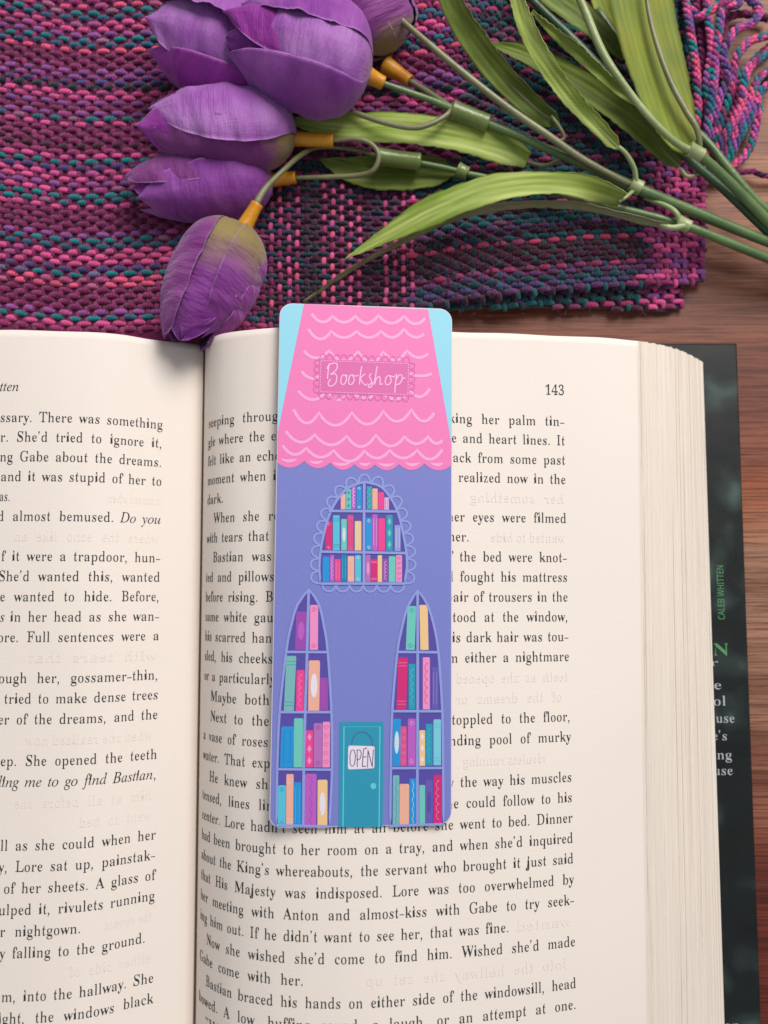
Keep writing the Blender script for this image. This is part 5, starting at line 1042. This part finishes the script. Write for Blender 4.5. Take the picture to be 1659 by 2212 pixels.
flower(S1, (800, 160, 2.6), (492, 68, 3.5), 1.64, 0, 'petal_violet', [(36, 46, 1.13, .93, .08, 'petal_violet', -.05), (100, 50, 1.03, .88, .02, 'petal_pale', .02), (172, 50, 1.12, .98, .0, 'petal_violet', -.07), (230, 60, 1.0, .96, .05, None), (300, 60, .95, .95, 0, None), (70, 60, .84, 1.04, .1, 'petal_orchid'), (140, 56, .86, 1.0, .1, 'petal_deep'), (240, 60, .9, .95, 0, None)], 3, label='largest violet tulip head, in front of the other two')
sleeve(S1, (786, 158, 2.6), (828, 180, 2.35), 42, 30, 'sleeve', 'sleeve')
sleeve(S1, (832, 140, 1.5), (886, 176, 1.6), 40, 27, 'sleeve', 'sleeve')
stem(S1, [(822, 178, 2.4), (880, 198, 2.2), (940, 220, 2.1), (985, 240, 2.1)], [13, 15, 20], 'stem', 'branch')
stem(S1, [(882, 173, 1.6), (920, 196, 1.7), (960, 222, 1.9), (985, 240, 2.0)], [13, 14], 'stem_dull', 'branch')
stem(S1, [(980, 228, 2.1), (965, 248, 2.3), (930, 268, 2.4), (890, 276, 2.4), (830, 265, 2.3), (770, 245, 2.1), (720, 232, 1.9), (640, 190, 1.8)], [12, 13, 13, 11], 'stem_dull', 'branch')
sleeve(S1, (975, 238, 2.1), (1055, 268, 2.0), 44, 42, 'collar', 'collar')
stem(S1, [(1040, 262, 2.0), (1110, 290, 2.0), (1190, 325, 2.0), (1290, 368, 2.0), (1380, 408, 1.9), (1500, 458, 1.6), (1640, 515, 1.3), (1760, 560, 1.0)], [20, 20, 23, 26, 26, 24, 24], 'stem', n=60, lumps=.012)
stem(S1, [(805, -20, 2.6), (850, 28, 2.7), (930, 98, 2.7), (1010, 165, 2.6), (1100, 235, 2.5), (1180, 290, 2.4), (1260, 345, 2.25), (1340, 388, 2.1), (1380, 402, 2.0)], [13, 15, 17, 18, 18, 16], 'stem_dull', 'branch', n=60)
sleeve(S1, (1362, 396, 2.0), (1384, 408, 1.95), 34, 34, 'stem_pale', 'collar')
leaf(S1, [(1206, 268, 1.9), (1160, 236, 2.2), (1090, 170, 2.5), (1035, 100, 2.7), (985, 20, 2.9), (960, -60, 3.0)], [(0, 5), (.06, 20), (.3, 27), (.6, 30), (1, 26)], 'leaf_dark', 38, .30, (10, 'stem_dull', 0, .98, .03), seed=3)
stem(S1, [(1190, 250, 2.1), (1210, 278, 2.0), (1218, 298, 1.9), (1206, 306, 1.9)], [10, 9], 'stem_dull', 'leaf_stalk')
leaf(S1, [(1338, 322, 2.8), (1290, 270, 3.0), (1225, 200, 3.1), (1170, 120, 3.1), (1135, 50, 3.1), (1108, -40, 3.1)], [(0, 3), (.05, 15), (.3, 19), (.6, 21), (1, 17)], 'leaf_bright', 34, .26, (9, 'stem_pale', 0, .98, .03), seed=4)
stem(S1, [(1325, 308, 2.8), (1352, 332, 2.7), (1370, 365, 2.4), (1374, 396, 2.1)], [9, 12, 13], 'stem_pale', 'leaf_stalk')
leaf(S1, [(1344, 430, 2.2, 62), (1300, 414, 2.4, 52), (1215, 396, 2.6, 14), (1080, 405, 2.7, 0), (960, 445, 2.6, 0), (850, 500, 2.3, 0), (745, 560, 1.9, 0)], [(0, 20), (.1, 28), (.25, 24), (.45, 33), (.65, 34), (.85, 17), (1, 1)], 'leaf_bright', 0, .22, None, cup=-.12, seed=5)
stem(S1, [(1336, 436, 2.2), (1352, 426, 2.2), (1368, 412, 2.0)], [8, 10], 'stem_pale', 'leaf_stalk')
leaf(S1, [(1140, 345, 1.5, 18), (1080, 318, 1.7, 10), (980, 292, 1.9, 8), (860, 276, 1.9, 4), (740, 276, 1.8, 0), (630, 262, 1.7, 0)], [(0, 18), (.12, 36), (.35, 34), (.6, 36), (.85, 27), (1, 10)], 'leaf_bright', 0, .16, None, cup=-.1, seed=6)
stem(S1, [(1120, 345, 1.4), (1170, 358, 1.4), (1200, 350, 1.6), (1222, 335, 1.8)], [11, 10], 'stem_dull', 'leaf_stalk')
# --- second spray: three heads below
S2 = thing('tulip_spray', P(900, 345, 1.5), 'artificial tulip stem with three lower plum heads, one hanging over the book gutter', 'artificial tulip', GRP)
flower(S2, (640, 292, 1.9), (314, 268, 2.5), 1.34, 0, 'petal_plum', [(72, 56, 1.08, .96, .0, 'petal_pale', .05), (160, 62, 1.0, 1.0, .0, None, -.04), (235, 62, .97, .96, 0, None), (340, 60, 1.0, .98, 0, 'petal_violet'), (120, 66, .88, 1.05, 0, 'petal_orchid'), (270, 60, .95, .95, 0, None)], 11, label='tulip head whose upper lilac petal overlaps a rosy one')
flower(S2, (590, 388, 1.3), (292, 420, 1.7), 1.16, 0, 'petal_violet', [(132, 56, 1.05, .98, .03, 'petal_violet', -.04), (50, 54, 1.06, 1.05, .14, 'petal_plum', -.05), (205, 60, .98, .98, 0, None), (290, 60, .98, .95, 0, None), (90, 60, .86, 1.0, 0, 'petal_orchid')], 12, label='darker tulip head tucked below the middle head')
flower(S2, (518, 488, 2.2), (394, 752, 3.0), 1.31, 0, 'petal_olive', [(92, 54, 1.0, .97, .0, None, -.03), (30, 50, 1.10, 1.0, .0, 'petal_plum', .02), (150, 44, 1.06, .90, .0, None, -.06), (215, 60, 1., .95, 0, None), (320, 60, 1., .95, 0, None), (90, 66, .86, 1., 0, 'petal_deep'), (196, 44, 1.06, .90, .12, 'petal_orchid')], 13, label='lowest tulip head with an olive base, tip resting over the book gutter')
sleeve(S2, (634, 300, 1.9), (720, 304, 1.9), 33, 29, 'sleeve', 'sleeve')
sleeve(S2, (570, 391, 1.3), (639, 383, 1.4), 33, 27, 'sleeve', 'sleeve')
sleeve(S2, (518, 508, 2.3), (556, 440, 2.4), 42, 27, 'sleeve', 'sleeve')
stem(S2, [(715, 304, 1.9), (765, 300, 2.0), (800, 310, 2.0), (818, 335, 2.0), (808, 366, 1.9), (780, 378, 1.7), (720, 382, 1.5), (638, 384, 1.4)], [10, 12, 13, 12, 10], 'stem_dull', 'branch', n=60)
stem(S2, [(545, 460, 2.4), (556, 435, 2.45), (575, 405, 2.4), (610, 370, 2.3), (650, 335, 1.9), (690, 318, 1.3), (760, 322, 1.2), (822, 338, 1.6)], [18, 13, 12, 10, 9], 'stem_dull', 'branch', n=50)
sleeve(S2, (812, 338, 1.7), (908, 350, 1.6), 40, 38, 'collar', 'collar')
stem(S2, [(900, 350, 1.55), (960, 362, 1.5), (1010, 375, 1.5), (1110, 395, 1.45), (1240, 425, 1.5), (1360, 455, 1.6), (1480, 488, 1.7), (1600, 535, 1.4), (1740, 590, 1.0)], [12, 14, 16, 18, 20, 22, 22], 'stem', n=60, lumps=.012)
sleeve(S2, (988, 366, 1.6), (1010, 376, 1.6), 34, 30, 'collar', 'collar')
sleeve(S2, (1464, 479, 1.8), (1490, 491, 1.8), 32, 29, 'stem_pale', 'collar')
stem(S2, [(1392, 428, 1.7), (1440, 445, 1.9), (1462, 462, 2.0), (1468, 482, 1.9)], [9, 12, 14], 'stem_pale', 'leaf_stalk')
leaf(S2, [(1440, 488, 1.9), (1340, 462, 2.0), (1240, 442, 2.0), (1140, 440, 1.9), (1030, 455, 1.7), (930, 490, 1.5), (830, 540, 1.3), (740, 592, 1.1), (655, 652, 1.0)], [(0, 9), (.1, 12), (.5, 12), (.85, 7), (1, 4)], 'stem_dull', 70, .2, None, seed=8, label='leaf seen edge on, a thin olive line reaching down to the bookmark')
stem(S2, [(1425, 484, 1.9), (1450, 492, 1.95), (1478, 488, 1.9)], [13, 16], 'stem_pale', 'leaf_stalk')
leaf(S2, [(985, 372, 1.2), (930, 372, 1.1), (850, 375, 1.05), (760, 368, 1.0), (690, 345, 1.0)], [(0, 10), (.2, 38), (.5, 42), (.8, 26), (1, 2)], 'leaf_dark', 0, .1, None, seed=9)
# --- the leafy stems at the upper right
S3 = thing('tulip_spray', P(1500, 318, 2.6), 'pale green artificial stem with one broad olive leaf, topmost at the upper right', 'artificial tulip', GRP)
leaf(S3, [(1490, 335, 2.5, 0), (1468, 290, 2.5, -4), (1440, 215, 2.5, -6), (1408, 110, 2.6, -6), (1385, 10, 2.7, -4), (1374, -70, 2.8, 0)], [(0, 12), (.10, 40), (.25, 56), (.5, 70), (.75, 74), (1, 74)], 'leaf_olive', 0, .10, None, cup=-.05, seed=21, ruff=.01)
stem(S3, [(1392, -40, 3.1), (1402, 30, 3.0), (1420, 100, 2.95), (1450, 180, 2.9), (1482, 240, 2.85), (1505, 278, 2.8), (1512, 320, 2.6), (1505, 345, 2.3)], [9, 11, 13, 14, 15, 12], 'stem_dull', 'midrib', n=50)
stem(S3, [(1235, -40, 3.5), (1262, 20, 3.5), (1300, 110, 3.4), (1345, 180, 3.3), (1400, 250, 3.1), (1450, 300, 2.9), (1490, 325, 2.7), (1520, 335, 2.6)], [18, 20, 20, 18, 17, 17, 20], 'stem_pale', 'branch', n=60)
sleeve(S3, (1488, 321, 2.7), (1518, 336, 2.6), 33, 29, 'stem_pale', 'collar')
stem(S3, [(1510, 332, 2.55), (1560, 378, 2.2), (1610, 428, 1.9), (1659, 478, 1.6), (1740, 560, 1.2)], [22, 24, 25, 26], 'stem', n=40, lumps=.012)
S4 = thing('tulip_spray', P(1490, 345, 1.8), 'dark green artificial stem passing under the pale one, with a long dark leaf', 'artificial tulip', GRP)
stem(S4, [(1120, -30, 1.9), (1180, 30, 1.9), (1245, 92, 1.9), (1330, 180, 1.9), (1420, 270, 1.9), (1490, 345, 1.8), (1570, 415, 1.6), (1659, 500, 1.3), (1740, 575, 1.1)], [17, 20, 22, 20, 20, 22, 22], 'stem_dark', n=60, lumps=.012)
leaf(S4, [(1468, 360, 1.6, 30), (1420, 312, 1.7, 25), (1340, 245, 1.7, 15), (1240, 175, 1.6, 5), (1140, 122, 1.5, 0), (1060, 96, 1.4, 0)], [(0, 6), (.05, 18), (.25, 24), (.6, 30), (.85, 22), (1, 5)], 'leaf_dark', 10, .3, (9, 'stem_dull', 0, .6, .03), seed=22)
stem(S4, [(1470, 365, 1.6), (1485, 381, 1.6), (1510, 374, 1.6), (1525, 358, 1.7)], [11, 9, 8], 'stem_pale', 'leaf_stalk')
leaf(S4, [(1392, 240, 2.2), (1330, 185, 2.3), (1260, 120, 2.4), (1200, 70, 2.4), (1150, 25, 2.3)], [(0, 3), (.3, 13), (.6, 15), (1, 4)], 'leaf_bright', 50, .5, None, seed=23)
leaf(S4, [(1345, 130, 1.6), (1300, 75, 1.7), (1240, 25, 1.7), (1180, -20, 1.6), (1130, -60, 1.6)], [(0, 3), (.2, 24), (.6, 34), (1, 26)], 'leaf_dark', 0, .15, None, seed=24)
S5 = thing('tulip_spray', P(1545, 330, 1.5), 'green artificial stem emerging from behind the broad olive leaf, nearest to the fringe', 'artificial tulip', GRP)
stem(S5, [(1290, 20, 1.3), (1360, 120, 1.3), (1460, 240, 1.4), (1530, 310, 1.5), (1570, 360, 1.5), (1620, 420, 1.4), (1659, 458, 1.3), (1740, 530, 1.1)], [16, 18, 20, 22, 22], 'stem', n=50, lumps=.012)
leaf(S5, [(1385, 150, 1.2), (1350, 95, 1.3), (1310, 30, 1.3), (1290, -50, 1.3)], [(0, 3), (.2, 20), (.6, 26), (1, 22)], 'leaf_olive', 10, .2, None, seed=25)
